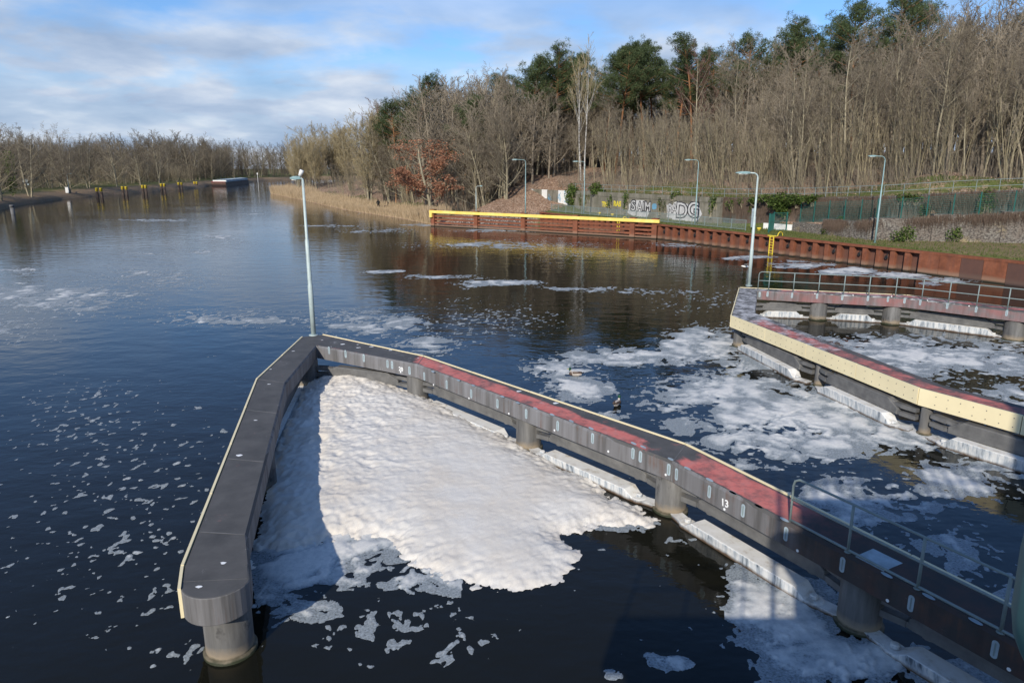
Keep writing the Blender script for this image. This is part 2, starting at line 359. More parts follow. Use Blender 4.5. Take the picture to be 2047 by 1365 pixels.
c = k.mix(k.ramp(k.noise(0.5, 4, 0.6, (1, 1, 1.5)), [(0.58, 0.0), (0.7, 0.6)]), c, (0.36, 0.28, 0.13))
c = k.mix(k.ramp(col.outputs['Distance'], [(0.45, 0.0), (0.75, 0.8)]), c, (0.05, 0.04, 0.035))
M_gab = k.fin(c, 0.9, 0, col.outputs['Distance'], -0.8, 0.06)
M_meshf = simple('green_mesh_fence', (0.028, 0.125, 0.105), 0.5, 0.15, 3)
# grounds
k = NT('leaf_litter'); n = k.noise(2.5, 7, 0.75); f2 = k.vor(7, (1, 1, 1), 'Color'); s2 = k.n('ShaderNodeSeparateColor'); k.l(f2, s2.inputs[0])
c = k.ramp(s2.outputs[0], [(0.0, (0.16, 0.100, 0.065)), (0.5, (0.31, 0.205, 0.14)), (1.0, (0.48, 0.35, 0.255))])
c = k.mix(k.ramp(n, [(0.45, 0.0), (0.68, 0.6)]), c, (0.13, 0.088, 0.055))
gr = k.attr('grass'); gm = k.ramp(k.math('ADD', gr, k.math('MULTIPLY', k.math('SUBTRACT', k.noise(0.7, 6, 0.7), 0.5), 1.3)), [(0.4, 0.0), (0.62, 1.0)])
gc = k.ramp(k.noise(3, 6, 0.7), [(0.3, (0.06, 0.085, 0.022)), (0.55, (0.115, 0.13, 0.04)), (0.8, (0.22, 0.17, 0.085))])
c = k.mix(gm, c, gc)
dr = k.attr('dry'); c = k.mix(k.ramp(k.math('ADD', dr, k.math('MULTIPLY', k.math('SUBTRACT', k.noise(0.9, 6, 0.7), 0.5), 1.2)), [(0.4, 0.0), (0.7, 0.9)]), c, k.ramp(k.noise(4, 6, 0.7), [(0.3, (0.17, 0.12, 0.065)), (0.7, (0.32, 0.235, 0.14))]))
rb = k.attr('rubble'); c = k.mix(rb, c, k.ramp(k.vor(5, (1, 1, 1), 'Distance'), [(0.2, (0.42, 0.38, 0.33)), (0.6, (0.06, 0.05, 0.045))]))
M_ground = k.fin(c, 0.95, 0, n, 0.8, 0.12, 0.1)
# vegetation
def bark(name, a, b_, rv=0.35, sc=(1, 1, 0.25)):
    k = NT(name); n = k.noise(6, 4, 0.65, sc, 0, True); r = k.rnd()
    c = k.ramp(n, [(0.3, a), (0.7, b_)]); c = k.mix(k.math('MULTIPLY', r, rv), c, tuple(x * 0.35 for x in a)); 
    return k.fin(c, 0.9, 0, None, spec=0.1)
M_bark = bark('bark_olive', (0.21, 0.18, 0.12), (0.42, 0.37, 0.26), 0.3)
M_twig = bark('twig_brown', (0.182, 0.150, 0.110), (0.295, 0.248, 0.185), 0.5)
M_twigdark = bark('twig_dark', (0.105, 0.088, 0.064), (0.175, 0.145, 0.105), 0.2)
M_twigred = bark('twig_reddish', (0.17, 0.095, 0.075), (0.24, 0.135, 0.11), 0.3)
M_twigpale = bark('twig_pale_olive', (0.27, 0.22, 0.125), (0.42, 0.345, 0.205), 0.2)
M_stem = bark('stem_olive', (0.20, 0.168, 0.105), (0.40, 0.345, 0.225), 0.4)
M_pinebark = bark('pine_bark', (0.20, 0.095, 0.045), (0.33, 0.17, 0.085), 0.4)
k = NT('birch_bark'); n = k.noise(3, 4, 0.7, (1, 1, 3), 0, True)
M_birch = k.fin(k.ramp(n, [(0.38, (0.12, 0.11, 0.10)), (0.50, (0.50, 0.485, 0.45))]), 0.8)
def leafm(name, a, b_, tr=0.25):
    k = NT(name); g = k.n('ShaderNodeNewGeometry'); rpi = g.outputs['Random Per Island']
    c = k.ramp(rpi, [(0.0, a), (1.0, b_)]); c = k.mix(k.math('MULTIPLY', k.rnd(), 0.35), c, tuple(x * 0.5 for x in a))
    k.fin(c, 0.7, 0, None, spec=0.15); t = k.n('ShaderNodeBsdfTranslucent'); k.l(c, t.inputs[0]); m = k.n('ShaderNodeMixShader'); m.inputs[0].default_value = tr
    k.l(k.b.outputs[0], m.inputs[1]); k.l(t.outputs[0], m.inputs[2]); k.l(m.outputs[0], k.out.inputs[0]); return k.m
M_needle = leafm('pine_needles', (0.055, 0.082, 0.034), (0.175, 0.215, 0.095), 0.35)
M_ivy = leafm('ivy_leaves', (0.035, 0.065, 0.014), (0.145, 0.20, 0.045))
M_russet = leafm('russet_leaves', (0.28, 0.125, 0.07), (0.52, 0.26, 0.155))
M_fallen = leafm('fallen_leaf', (0.27, 0.16, 0.10), (0.55, 0.38, 0.27))
M_postbrown = simple('dark_brown_pile', (0.060, 0.042, 0.032), 0.7, 0.3, 2)
M_groundfar = simple('dim_wood_floor', (0.085, 0.068, 0.045), 0.95, 0.35, 0.5)
M_reed = leafm('dry_reeds', (0.32, 0.235, 0.14), (0.60, 0.46, 0.30), 0.3)
M_tuft = leafm('grass_blades', (0.07, 0.10, 0.025), (0.19, 0.19, 0.07), 0.3)
M_creeper = leafm('dry_creeper', (0.11, 0.075, 0.055), (0.25, 0.185, 0.14), 0.1)
M_teal = simple('teal_paint', (0.065, 0.175, 0.165), 0.5, 0.05, 4)
M_steel = simple('bridge_grey_steel', (0.16, 0.17, 0.17), 0.6, 0.15, 2)
# ------------------------------------------------------------ water and terrain
rng = random.Random(7); nrng = np.random.default_rng(5)
mb = MB(); mb.add([(-900, -60, 0), (500, -60, 0), (500, 1500, 0), (-900, 1500, 0)], [(0, 1, 2, 3)])
kind(mb.obj('water', M_water), 'structure')

QA = Vector((4.5, 105.0)); QB = Vector((36.3, 49.3)); QD = (QB - QA).normalized(); QN = Vector((-QD.y, QD.x))
if QN.x < 0: QN = -QN
def Q(a, s, z=0.0): p = QA + QD * a + QN * s; return Vector((p.x, p.y, z))
def lerp_table(tab, a):
    if a <= tab[0][0]: return tab[0][1]
    for (x0, y0), (x1, y1) in zip(tab, tab[1:]):
        if a <= x1: return y0 + (y1 - y0) * (a - x0) / (x1 - x0)
    return tab[-1][1]
T_wb = [(0, 5), (36, 5), (40.8, 4.7), (49.85, 3.2), (58.3, 12.2), (64, 18.2), (80, 34), (120, 60)]
T_off = [(0, 0.5), (38, 0.5), (41, 1.2), (49.85, 2.2), (52, 3.0), (120, 3.0)]
T_h1 = [(0, 2.75), (41, 2.75), (45, 3.1), (49.85, 3.45), (55, 4.05), (60, 4.45), (120, 4.6)]
T_h2 = [(0, 4.70), (30, 4.74), (40.8, 5.1), (49.85, 5.6), (53, 5.95), (58.3, 6.35), (80, 7.0), (120, 7.5)]
NATP = [(-2.5, -1.2), (0, -0.25), (0.35, 0.35), (3, 0.85), (7, 1.2), (12, 1.7), (19, 2.7), (29, 4.1), (42, 5.8), (60, 7.4), (85, 8.6), (120, 9.5), (190, 10.5)]
LEAFP = [(-2.5, -1.2), (0, -0.3), (0.6, 0.4), (2.5, 1.3), (5, 2.3), (8, 3.2), (11, 4.0), (15, 4.9), (22, 6.0), (35, 7.6), (60, 9.4), (100, 10.8), (180, 12)]
def wallp(a):
    wb, of, h1, h2 = (lerp_table(t, a) for t in (T_wb, T_off, T_h1, T_h2)); w2 = wb + of
    rise = max(0.0, 0.38 - a / 9)
    return [(0.16, -1.5), (0.2, 1.70), (1.5, 1.76 + rise * 0.5), (wb - 0.3, 1.8 + rise * 1.9), (wb + 0.5, 1.82 + rise * 2.0), (wb + 0.62, max(h1 - 0.1, 1.9 + rise * 2)), (w2 + 0.3, h1 - 0.02), (w2 + 0.42, h2 - 0.06), (w2 + 3, h2 + 0.08),
            (w2 + 9, h2 + 1.1), (w2 + 25, h2 + 2.7), (w2 + 60, h2 + 5.0), (w2 + 140, h2 + 7.0)]
cps = [((40, 400), (0.6, 0.8), NATP), ((-45, 300), (0.93, 0.35), NATP), ((-70, 246), (0.97, 0.22), NATP), ((-76.3, 225.6), (0.93, 0.36), NATP), ((-53.8, 181.2), (0.9, 0.44), NATP), ((-30.9, 135.6), (0.87, 0.5), NATP), ((-18.2, 115.7), (0.8, 0.6), NATP),
       ((-11.7, 102.6), (0.55, 0.83), NATP), ((-5, 104.2), (0.3, 0.95), LEAFP), ((1.5, 106.8), (0.6, 0.8), LEAFP)]
for a in (0, 2, 4.5, 8, 14, 20, 26, 32, 37, 41, 45, 48.5, 49.85, 51.5, 54, 57, 60, 64, 70, 80, 100):
    q = Q(a, 0); cps.append(((q.x, q.y), (QN.x, QN.y), wallp(a)))
rows = []; meta = []
for i, ((x, y), n, pr) in enumerate(cps):
    if i:
        (x0, y0), n0, p0 = cps[i - 1]; L = math.hypot(x - x0, y - y0); m = max(1, int(L / 2.5))
        ts = [j / m for j in range(1, m + 1)]
    else: x0, y0, n0, p0 = x, y, n, pr; ts = [1.0]
    for t in ts:
        c = Vector((x0 + (x - x0) * t, y0 + (y - y0) * t)); nn = Vector((n0[0] + (n[0] - n0[0]) * t, n0[1] + (n[1] - n0[1]) * t)).normalized()
        row = []
        prof = [(s0 + (s1 - s0) * t, z0 + (z1 - z0) * t) for (s0, z0), (s1, z1) in zip(p0, pr)]
        ext = []
        for (sa, za), (sb, zb) in zip(prof, prof[1:]):
            m2 = max(1, min(14, int((sb - sa) / 1.6))) if sb > 3 else 1
            m2 = {True: m2}[True]
            ext.append((sa, za, sb, zb))
        rows.append((c, nn, prof)); meta.append(i + t - 1)
# fixed number of sub-steps per profile interval
SUB = [1, 1, 2, 3, 3, 3, 3, 3, 3, 5, 6, 6]
V = []; A_g = []; A_d = []; A_r = []
ncol = sum(SUB) + 1
for ri, (c, nn, prof) in enumerate(rows):
    m = meta[ri]
    wallzone = m > 9.5
    for j, ((sa, za), (sb, zb)) in enumerate(zip(prof, prof[1:])):
        for q in range(SUB[j]):
            t = q / SUB[j]; s = sa + (sb - sa) * t; z = za + (zb - za) * t; V.append((c, nn, s, z, j, m))
    V.append((c, nn, prof[-1][0], prof[-1][1], 12, m))
pts = []
for c, nn, s, z, j, m in V:
    p = c + nn * s; amp = 0.0 if (m > 9 and j < 8) else min(1.0, max(0, s) / 12.0)
    z2 = z + amp * 0.9 * (math.sin(p.x * 0.21 + p.y * 0.13) * math.sin(p.x * 0.09 - p.y * 0.17) + 0.35 * math.sin(p.x * 0.7 + 1) * math.sin(p.y * 0.61))
    pts.append((p.x, p.y, z2))
    if m > 9.2: A_g.append(0.85 if j < 5 else (0.62 if j == 8 else (0.45 if j == 7 else 0.0))); A_d.append((0.66 if j in (2, 3) and m > 19 else 0.22) if j < 5 else 0.0)
    else: A_g.append(0.42 if 2.5 < s < 9 and m < 7 else 0.0); A_d.append(0.9 if (0.2 < s < 7 and m < 7.4) else 0.0)
    A_r.append(0.9 if (7.2 < m < 9.6 and -0.5 < s < 1.6) else 0.0)
T = []
for i in range(len(rows) - 1):
    for j in range(ncol - 1):
        a = i * ncol + j; T.append((a, a + ncol, a + ncol + 1, a + 1))
ter_me = np_mesh('hillside', np.array(pts), np.array(T), M_ground, True, {'grass': A_g, 'dry': A_d, 'rubble': A_r})
hill = kind(link('hillside_ground', ter_me), 'structure')
# the other bank, left of the river
LP = [(-3, -1.2), (0, -0.2), (0.5, 0.5), (3, 1.35), (6, 1.9), (11, 2.1), (18, 2.3), (30, 2.6), (60, 3.2), (120, 4), (260, 6)]
lc = [((-80, 60), (-0.95, 0.3)), ((-99.9, 138.8), (-0.93, 0.3)), ((-110.7, 163.7), (-0.93, 0.3)), ((-118, 192.9), (-0.99, 0.1)), ((-119.5, 206), (-1, 0.05)), ((-121, 239), (-1, 0.0)),
      ((-124, 284), (-1, 0.0)), ((-134, 320), (-1, 0.05)), ((-146, 425), (-1, 0.1)), ((-132, 490), (-0.8, 0.6)), ((-80, 560), (-0.5, 0.85)), ((40, 620), (-0.3, 0.95)), ((300, 700), (-0.3, 0.95))]
pl = []; ag = []; ad = []; nr = 0
for i, ((x, y), n) in enumerate(lc):
    m = 1 if i == 0 else max(1, int(math.hypot(x - lc[i - 1][0][0], y - lc[i - 1][0][1]) / 5)); (x0, y0), n0 = lc[max(0, i - 1)]
    for j in range(1, m + 1):
        t = j / m; c = Vector((x0 + (x - x0) * t, y0 + (y - y0) * t)); nn = Vector((n0[0] + (n[0] - n0[0]) * t, n0[1] + (n[1] - n0[1]) * t)).normalized(); nr += 1
        for s, z in LP:
            p = c + nn * s; w = 0.25 * math.sin(p.y * 0.19) + 0.15 * math.sin(p.y * 0.53 + 1) if s > 0 else 0
            pl.append((p.x + w, p.y, z + (0.2 * w if s > 1 else 0))); ag.append(0.62 if s > 5 else 0.1); ad.append(0.62 if s < 8 else 0.3)
T = [(i * 11 + j, i * 11 + j + 1, (i + 1) * 11 + j + 1, (i + 1) * 11 + j) for i in range(nr - 1) for j in range(10)]
lb = kind(link('left_bank_ground', np_mesh('left_bank', np.array(pl), np.array(T), M_ground, True, {'grass': ag, 'dry': ad, 'rubble': [0] * len(pl)})), 'structure')
bed = MB(); bed.add([(-3500, -3500, -2.5), (3500, -3500, -2.5), (3500, 3500, -2.5), (-3500, 3500, -2.5)], [(0, 1, 2, 3)])
kind(bed.obj('far_ground', M_groundfar), 'structure')
BV = [BVHTree.FromPolygons([tuple(v.co) for v in m.vertices], [tuple(p.vertices) for p in m.polygons]) for m in (ter_me, lb.data)]
def ground(x, y):
    best = None
    for b in BV:
        h = b.ray_cast(Vector((x, y, 100)), Vector((0, 0, -1)))
        if h[0] is not None and (best is None or h[0].z > best): best = h[0].z
    return best if best is not None else 0.0

def hit(px, py):                                                                    # where the line of sight through a photo pixel meets the ground
    d = Vector(ray(px, py)); best = None
    for b in BV:
        h = b.ray_cast(Vector((0, 0, H)), d)
        if h[0] is not None and (best is None or h[3] < best[1]): best = (h[0], h[3])
    return best[0] if best else P(px, py, 1.5)
# ------------------------------------------------------------ steel jetties with rubbing strakes
def arc(p, q, n):  # straight subdivision
    return [p + (q - p) * (i / n) for i in range(n + 1)]
def jetty(name, label, st, cap, redf, whitef, fredf, darkbrownf, piles, beams, plates, slots, dots, endcap=None):
    base = Vector((piles[0][0], piles[0][1], 0))
    root = thing(name, label, 'jetty', base)
    ZT, ZB = 1.5, 1.0
    # deck: finely divided top so the worn paint can be laid down, skirts either side
    O = [Vector((*o, ZT)) for o, i in st]; I = [Vector((*i, ZT)) for o, i in st]
    vs, fs, red, wht, frd, dkbr = [], [], [], [], [], []; NU = 8; rowsn = 0; dist = 0.0; info = []
    for k_ in range(len(st) - 1):
        L = ((O[k_] + I[k_]) / 2 - (O[k_ + 1] + I[k_ + 1]) / 2).length; m = max(1, int(L / 0.35))
        for j in range(m + (1 if k_ == len(st) - 2 else 0)):
            t = j / m; o = O[k_].lerp(O[k_ + 1], t); i = I[k_].lerp(I[k_ + 1], t)
            info.append((o, i, k_ + t))
    n = len(info); cols = NU + 1 + 4
    for o, i, kk in info:
        ii = i; d = (o - i).normalized()
        ring = [Vector((o.x, o.y, ZB)), Vector((o.x, o.y, ZT - 0.02))] + [o.lerp(ii, q / NU) for q in range(NU + 1)]
        ring[2] = ring[2] - d * 0.02; ring[NU + 2] = ring[NU + 2] + d * 0.05
        ring += [Vector((i.x, i.y, ZT - 0.06)), Vector((i.x, i.y, ZB))]
        for q, p in enumerate(ring):
            vs.append(tuple(p)); u = 1 - min(max((q - 2) / NU, 0), 1)           # u: 1 outer, 0 inner
            red.append(redf(kk, u)); wht.append(whitef(kk, u)); frd.append(fredf(kk)); dkbr.append(darkbrownf(kk))
    for r in range(n - 1):
        for q in range(cols - 1):
            a = r * cols + q; fs.append((a, a + cols, a + cols + 1, a + 1))
        a = r * cols; fs.append((a + cols - 1, a + 2 * cols - 1, a + cols, a))     # underside
    fs.append(tuple(range(cols))); fs.append(tuple((n - 1) * cols + q for q in range(cols - 1, -1, -1)))
    me = bpy.data.meshes.new('deck'); me.from_pydata(vs, [], fs)
    for nm, dt in (('red', red), ('white', wht), ('facered', frd), ('darkbrown', dkbr)):
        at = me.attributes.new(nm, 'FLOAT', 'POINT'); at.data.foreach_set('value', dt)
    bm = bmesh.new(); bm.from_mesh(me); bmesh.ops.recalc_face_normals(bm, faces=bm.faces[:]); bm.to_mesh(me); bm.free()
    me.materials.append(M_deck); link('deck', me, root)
    if endcap:
        b = MB(); b.prism(endcap, ZB - 0.02, ZT - 0.003); bevel(b.obj('deck_nose', M_deck, root), 0.02)
    for a, b_ in plates:                                                            # cream plates on the channel side, bolted
        a = Vector((*a, 0)); b_ = Vector((*b_, 0)); d = (b_ - a).normalized(); L = (b_ - a).length; nrm = Vector((d.y, -d.x, 0)); 
        mid = (a + b_) / 2; cen = sum(((Vector((*o, 0)) + Vector((*i, 0))) / 2 for o, i in st), Vector()) / len(st)
        near = min(range(len(st)), key=lambda q: (Vector((*st[q][0], 0)) - mid).length); ref = Vector((*st[near][1], 0))
        if (ref - mid).dot(nrm) > 0: nrm = -nrm
        m = max(1, round(L / 2.9))
        for j in range(m):
            p = a + d * (L * j / m + 0.012); q = a + d * (L * (j + 1) / m - 0.012)
            mbp = MB(); mbp.beam(p + nrm * 0.035 + Vector((0, 0, 1.25)), q + nrm * 0.035 + Vector((0, 0, 1.245)), 0.05, 0.545)
            nb = int((q - p).length / 0.36)
            for t in range(nb):
                for zz_ in (1.12, 1.38):
                    e = p + d * (0.18 + t * 0.36) + nrm * 0.068; mbp.tube([e + Vector((0, 0, zz_)), e + nrm * 0.006 + Vector((0, 0, zz_))], 0.016, 6, 1)
            mbp.obj('fender_plate', [M_cream, M_waler], root)
    for (x, y, r, top) in piles:
        b = MB(); b.lathe((x, y, 0), [(r, -2.2), (r, 0.0), (r, top), (r * 0.96, top + 0.01)], 28)
        po = b.obj('pile', M_col, root, True)
        c = MB(); c.lathe((x, y, 0), [(r + 0.05, -2.3), (r + 0.05, 0.06), (r + 0.005, 0.075)], 28); c.obj('pile_collar', M_col, po, True)
    for a, b_, off, offf in beams:
        fz = 0.38 if abs(off) > .21 and abs(off) != .30 else 0.27                                                        # strake beam, float beam and their brackets between piles
        a = Vector((*a, 0)); b_ = Vector((*b_, 0)); d = (b_ - a).normalized(); nrm = Vector((d.y, -d.x, 0)) * off
        L = (b_ - a).length
        p, q = a + d * 0.84, b_ - d * 0.84
        def chbeam(w, z0, z1, ch, nm, mt, nrm, lo):                                 # long box with hipped ends
            m = MB(); u = Vector((d.y, -d.x, 0)) * (w / 2); hh = z1 - z0; LL = (q - p).length
            side = [(0, z0), (0, z0 + hh * lo), (ch, z1), (LL - ch, z1), (LL, z0 + hh * lo), (LL, z0)]
            vs = [p + nrm + d * t_ - u * (.82 if t_ in (0, LL) else 1) + Vector((0, 0, z_)) for t_, z_ in side] + [p + nrm + d * t_ + u * (.82 if t_ in (0, LL) else 1) + Vector((0, 0, z_)) for t_, z_ in side]
            m.add(vs, [(0, 1, 2, 3, 4, 5)[::-1], (6, 7, 8, 9, 10, 11)] + [(i_, (i_ + 1) % 6, 6 + (i_ + 1) % 6, 6 + i_) for i_ in range(6)])
            me_ = m.mesh(nm, mt); bm_ = bmesh.new(); bm_.from_mesh(me_); bmesh.ops.recalc_face_normals(bm_, faces=bm_.faces[:]); bm_.to_mesh(me_); bm_.free()
            return bevel(link(nm, me_, root), 0.025, 2)
        chbeam(0.34, 0.40, 0.86, 0.42, 'strake_beam', M_waler, nrm, 0.45)
        nf = nrm.normalized() * offf if abs(off) > 1e-6 and off > 0 else -nrm.normalized() * offf if nrm.length else nrm
        chbeam(0.46, -0.25, fz, 0.30, 'float_beam', M_float, nf, 0.60)
        for e, sg in ((a, 1), (b_, -1)):
            m = MB()
            for zc in (0.72, 0.47):                                                 # hooked bracket arms reaching from the pile to the beam
                s0 = e + d * sg * 0.25 + nrm * 0.35; s1 = e + d * sg * 0.75 + nrm * 0.9; s2 = e + d * sg * 1.16 + nrm
                for t_, (g0, g1, w0) in enumerate(((s0, s1, 0.26), (s1, s2, 0.22))):
                    dd = (g1 - g0).normalized(); m.beam(g0 + Vector((0, 0, zc)), g1 + dd * 0.02 + Vector((0, 0, zc - 0.02 * t_)), w0, 0.13 - 0.02 * t_)
            m.lathe((s2.x, s2.y, 0.38), [(0.13, 0), (0.13, 0.40), (0.10, 0.42)], 14)
            m.obj('bracket', M_waler, root)
            m = MB(); f0 = e + d * sg * 0.3 + nf * 0.5; f1 = e + d * sg * 0.82 + nf
            m.beam(f0 + Vector((0, 0, 0.02)), f1 + Vector((0, 0, 0.02)), 0.30, 0.14); m.lathe((f1.x, f1.y, -0.09), [(0.20, 0), (0.20, 0.18), (0.17, 0.195)], 18)
            m.lathe((f1.x, f1.y, 0.12), [(0.08, 0), (0.08, 0.06), (0.06, 0.075)], 12); m.obj('float_hinge', M_float, root)
    for pos, d in slots:                                                            # pale stadium-shaped patches along the inner face
        m = MB(); nrm = Vector((d.y, -d.x, 0)); 
        if nrm.dot(Vector((0, 0, H)) - pos) < 0 and nrm.dot(Vector((-pos.x, -pos.y, 0))) < 0: nrm = -nrm
        for w, h, t0, mi in ((0.105, 0.30, 0.004, 0), (0.026, 0.22, 0.007, 1)):
            ring = []
            for j in range(20):
                t = 2 * math.pi * j / 20; cx_, cz_ = math.cos(t) * w / 2, math.sin(t) * w / 2 + (1 if math.sin(t) >= 0 else -1) * (h - w) / 2
                ring.append(pos + d * cx_ + Vector((0, 0, cz_)) + nrm * t0)
            nr_ = (ring[5] - ring[0]).cross(ring[10] - ring[0])
            if nr_.dot(nrm) < 0: ring = ring[::-1]
            m.add(ring, [tuple(range(20))], mi)
        m.obj('slot', [M_slot, M_rail], root)
    for pos, d in dots:
        dm = MB()
        nrm = Vector((d.y, -d.x, 0)); 
        if nrm.dot(Vector((-pos.x, -pos.y, 0))) < 0: nrm = -nrm
        dm.tube([pos + nrm * 0.001, pos + nrm * 0.007], 0.03, 10); dm.obj('survey_dot', M_whitemark, root)

    return root
def on_face(pixels, A, B):
    A = Vector((*A, 0)); B = Vector((*B, 0)); d = (B - A).normalized(); d = d if d.x > 0 else -d
    return [(RL(x, y, A, B), d) for x, y in pixels]
def zp(l, ox, oy, k): return [(ox + x * k, oy + y * k) for x, y in l]
st1 = [((-5.50, 10.35), (-4.40, 10.45)), ((-5.67, 10.82), (-4.58, 10.97)), ((-5.95, 12.0), (-4.97, 11.89)), ((-8.27, 21.8), (-7.24, 21.42)), ((-8.49, 27.67), (-7.56, 26.19)), ((-7.81, 28.02), (-7.47, 26.16)),
       ((-3.24, 24.65), (-3.32, 23.58)), ((4.3, 16.3), (3.75, 15.26)), ((7.88, 9.63), (7.13, 9.10)), ((11.2, 3.4), (10.45, 2.9))]
def red1(k_, u):
    if k_ < 4.3: return 0.0
    if k_ < 6: return 0.32 if u > 0.9 or u < 0.1 else 0.05
    f = 0.74 if 0.10 < u < (0.92 if k_ < 6.1 or k_ > 7.05 else max(0.45, 0.92 - (k_ - 6.05) * 0.45)) else 0.15
    if 6.93 < k_ < 7.02: f = 0.15
    if k_ > 7.75: f *= max(0.0, 1 - (k_ - 7.45) * 2.2)
    if 7.45 < k_ <= 7.75: f *= max(0.0, 1 - (k_ - 7.45) * 3.3)
    return f
I1a, I1b, I1c, I1d = st1[5][1], st1[6][1], st1[7][1], st1[8][1]
sl = on_face(zp([(197, 205), (310, 230), (434, 258), (596, 298), (627, 305), (746, 343)], 600, 640, .2931), I1a, I1b)
sl += on_face(zp([(770, 350), (847, 382), (1000, 438), (1167, 500), (1346, 568), (1542, 638), (1757, 720), (1995, 805)], 600, 640, .2931) + zp([(1076, 430), (1127, 452), (1320, 540)], 950, 780, .2931), I1b, I1c)
sl += on_face(zp([(1373, 572), (1597, 690), (1827, 820)], 950, 780, .2931) + zp([(385, 440), (735, 630), (1160, 870), (1680, 1155)], 1447, 925, .3224), I1c, I1d)
dt = on_face(zp([(910, 440), (1152, 532), (1424, 636), (1735, 750)], 600, 640, .2931) + zp([(908, 416), (1300, 575)], 950, 780, .2931), I1b, I1c) + on_face(zp([(686, 353)], 600, 640, .2931), I1a, I1b) + on_face(zp([(1700, 810)], 950, 780, .2931) + zp([(457, 543), (1015, 852), (1768, 1278)], 1447, 925, .3224), I1c, I1d)
def inset(o, i, t): return (o[0] + (i[0] - o[0]) * t, o[1] + (i[1] - o[1]) * t)
PL1 = [(-4.93, 10.62, .40, 1.0), (-6.55, 16.9, .38, 1.0), (-7.85, 25.9, .38, 1.0)]
pr = [(820, 790), (1035, 893), (1330, 1050), (1745, 1300)]
for (x, y), seg in zip(pr, ((I1a, I1b), (I1b, I1c), (I1b, I1c), (I1c, I1d))):
    d = (Vector(seg[1]) - Vector(seg[0])).normalized(); nn = Vector((-d.y, d.x)); nn = nn if nn.y > 0 else -nn
    q = RL(x, 800, Vector((*seg[0], 0)), Vector((*seg[1], 0))); c = Vector((q.x, q.y)) + nn * 0.44; PL1.append((c.x, c.y, .38, 1.0))
PL1.append((9.9, 5.2, .38, 1.0))
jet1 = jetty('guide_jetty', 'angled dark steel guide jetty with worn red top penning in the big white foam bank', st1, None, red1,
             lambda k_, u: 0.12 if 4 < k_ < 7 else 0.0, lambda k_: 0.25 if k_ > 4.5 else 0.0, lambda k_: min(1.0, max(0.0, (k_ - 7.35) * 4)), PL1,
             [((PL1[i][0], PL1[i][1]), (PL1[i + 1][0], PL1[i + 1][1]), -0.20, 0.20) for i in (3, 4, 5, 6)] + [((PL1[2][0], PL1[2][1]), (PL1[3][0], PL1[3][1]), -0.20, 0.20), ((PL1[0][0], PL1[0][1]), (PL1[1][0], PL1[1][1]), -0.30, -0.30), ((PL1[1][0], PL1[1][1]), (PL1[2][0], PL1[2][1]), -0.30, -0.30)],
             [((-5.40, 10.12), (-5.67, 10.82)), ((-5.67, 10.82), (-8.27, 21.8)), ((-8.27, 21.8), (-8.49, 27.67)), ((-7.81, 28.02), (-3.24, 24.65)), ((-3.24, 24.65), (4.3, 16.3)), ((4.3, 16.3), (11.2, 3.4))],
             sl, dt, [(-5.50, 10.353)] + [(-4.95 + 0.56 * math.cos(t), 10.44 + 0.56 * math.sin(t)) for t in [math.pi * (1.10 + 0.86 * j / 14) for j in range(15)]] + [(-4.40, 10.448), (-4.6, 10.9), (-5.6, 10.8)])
def flat_patch(parent, name, poly, z, m):
    b = MB(); b.prism(poly, z - 0.02, z); return b.obj(name, m, parent)
hp = [P(*p, 1.5) for p in zp([(815, 580), (925, 532), (1108, 622), (990, 672)], 1447, 925, .3224)]
flat_patch(jet1, 'deck_hatch', [(p.x, p.y) for p in hp][::-1] if (hp[1] - hp[0]).cross(hp[2] - hp[0]).z < 0 else [(p.x, p.y) for p in hp], 1.506, M_slot)
if True: pass                                                                          # touched-up paint spots along the inner edge
for pix in zp([(185, 43), (290, 85), (410, 123), (525, 167), (655, 210), (790, 260), (1080, 362), (1145, 386), (1335, 470), (1447, 532), (1598, 610), (1757, 697), (1932, 790)], 950, 780, .2931) + zp([(905, 350), (1080, 410), (1180, 445)], 600, 640, .2931) + zp([(55, 185), (215, 268), (376, 352), (1010, 695), (1270, 828), (1560, 982)], 1447, 925, .3224):
    c = P(*pix, 1.5); ring = []
    for j in range(10):
        t = 2 * math.pi * j / 10; ring.append((c.x + 0.10 * math.cos(t) * 0.5 + 0.04 * math.sin(t), c.y - 0.10 * math.cos(t) + 0.03 * math.sin(t), 1.5035))
    sp1 = MB(); sp1.add(ring, [tuple(range(10))]); sp1.obj('paint_spot', M_slot, jet1)
for t_, (o_, i_) in [(f_, (Vector(st1[q][0]).lerp(Vector(st1[q + 1][0]), f_), Vector(st1[q][1]).lerp(Vector(st1[q + 1][1]), f_))) for q, f_ in ((2, .0), (2, .35), (2, .7), (3, .0), (6, .004), (7, .004))]:
    ws = MB(); d_ = (Vector((*o_, 0)) - Vector((*i_, 0))).normalized(); ws.beam(Vector((*i_, 1.5)) + d_ * 0.05, Vector((*o_, 1.5)) - d_ * 0.04, 0.025, 0.010)
    ws.box((i_.x - d_.x * 0.001, i_.y - d_.y * 0.001, 1.22), (0.012, 0.03, 0.42), math.atan2(d_.y, d_.x)); ws.obj('weld_seam', M_waler, jet1)
if True: pass                                                                          # bird droppings and chips on the deck
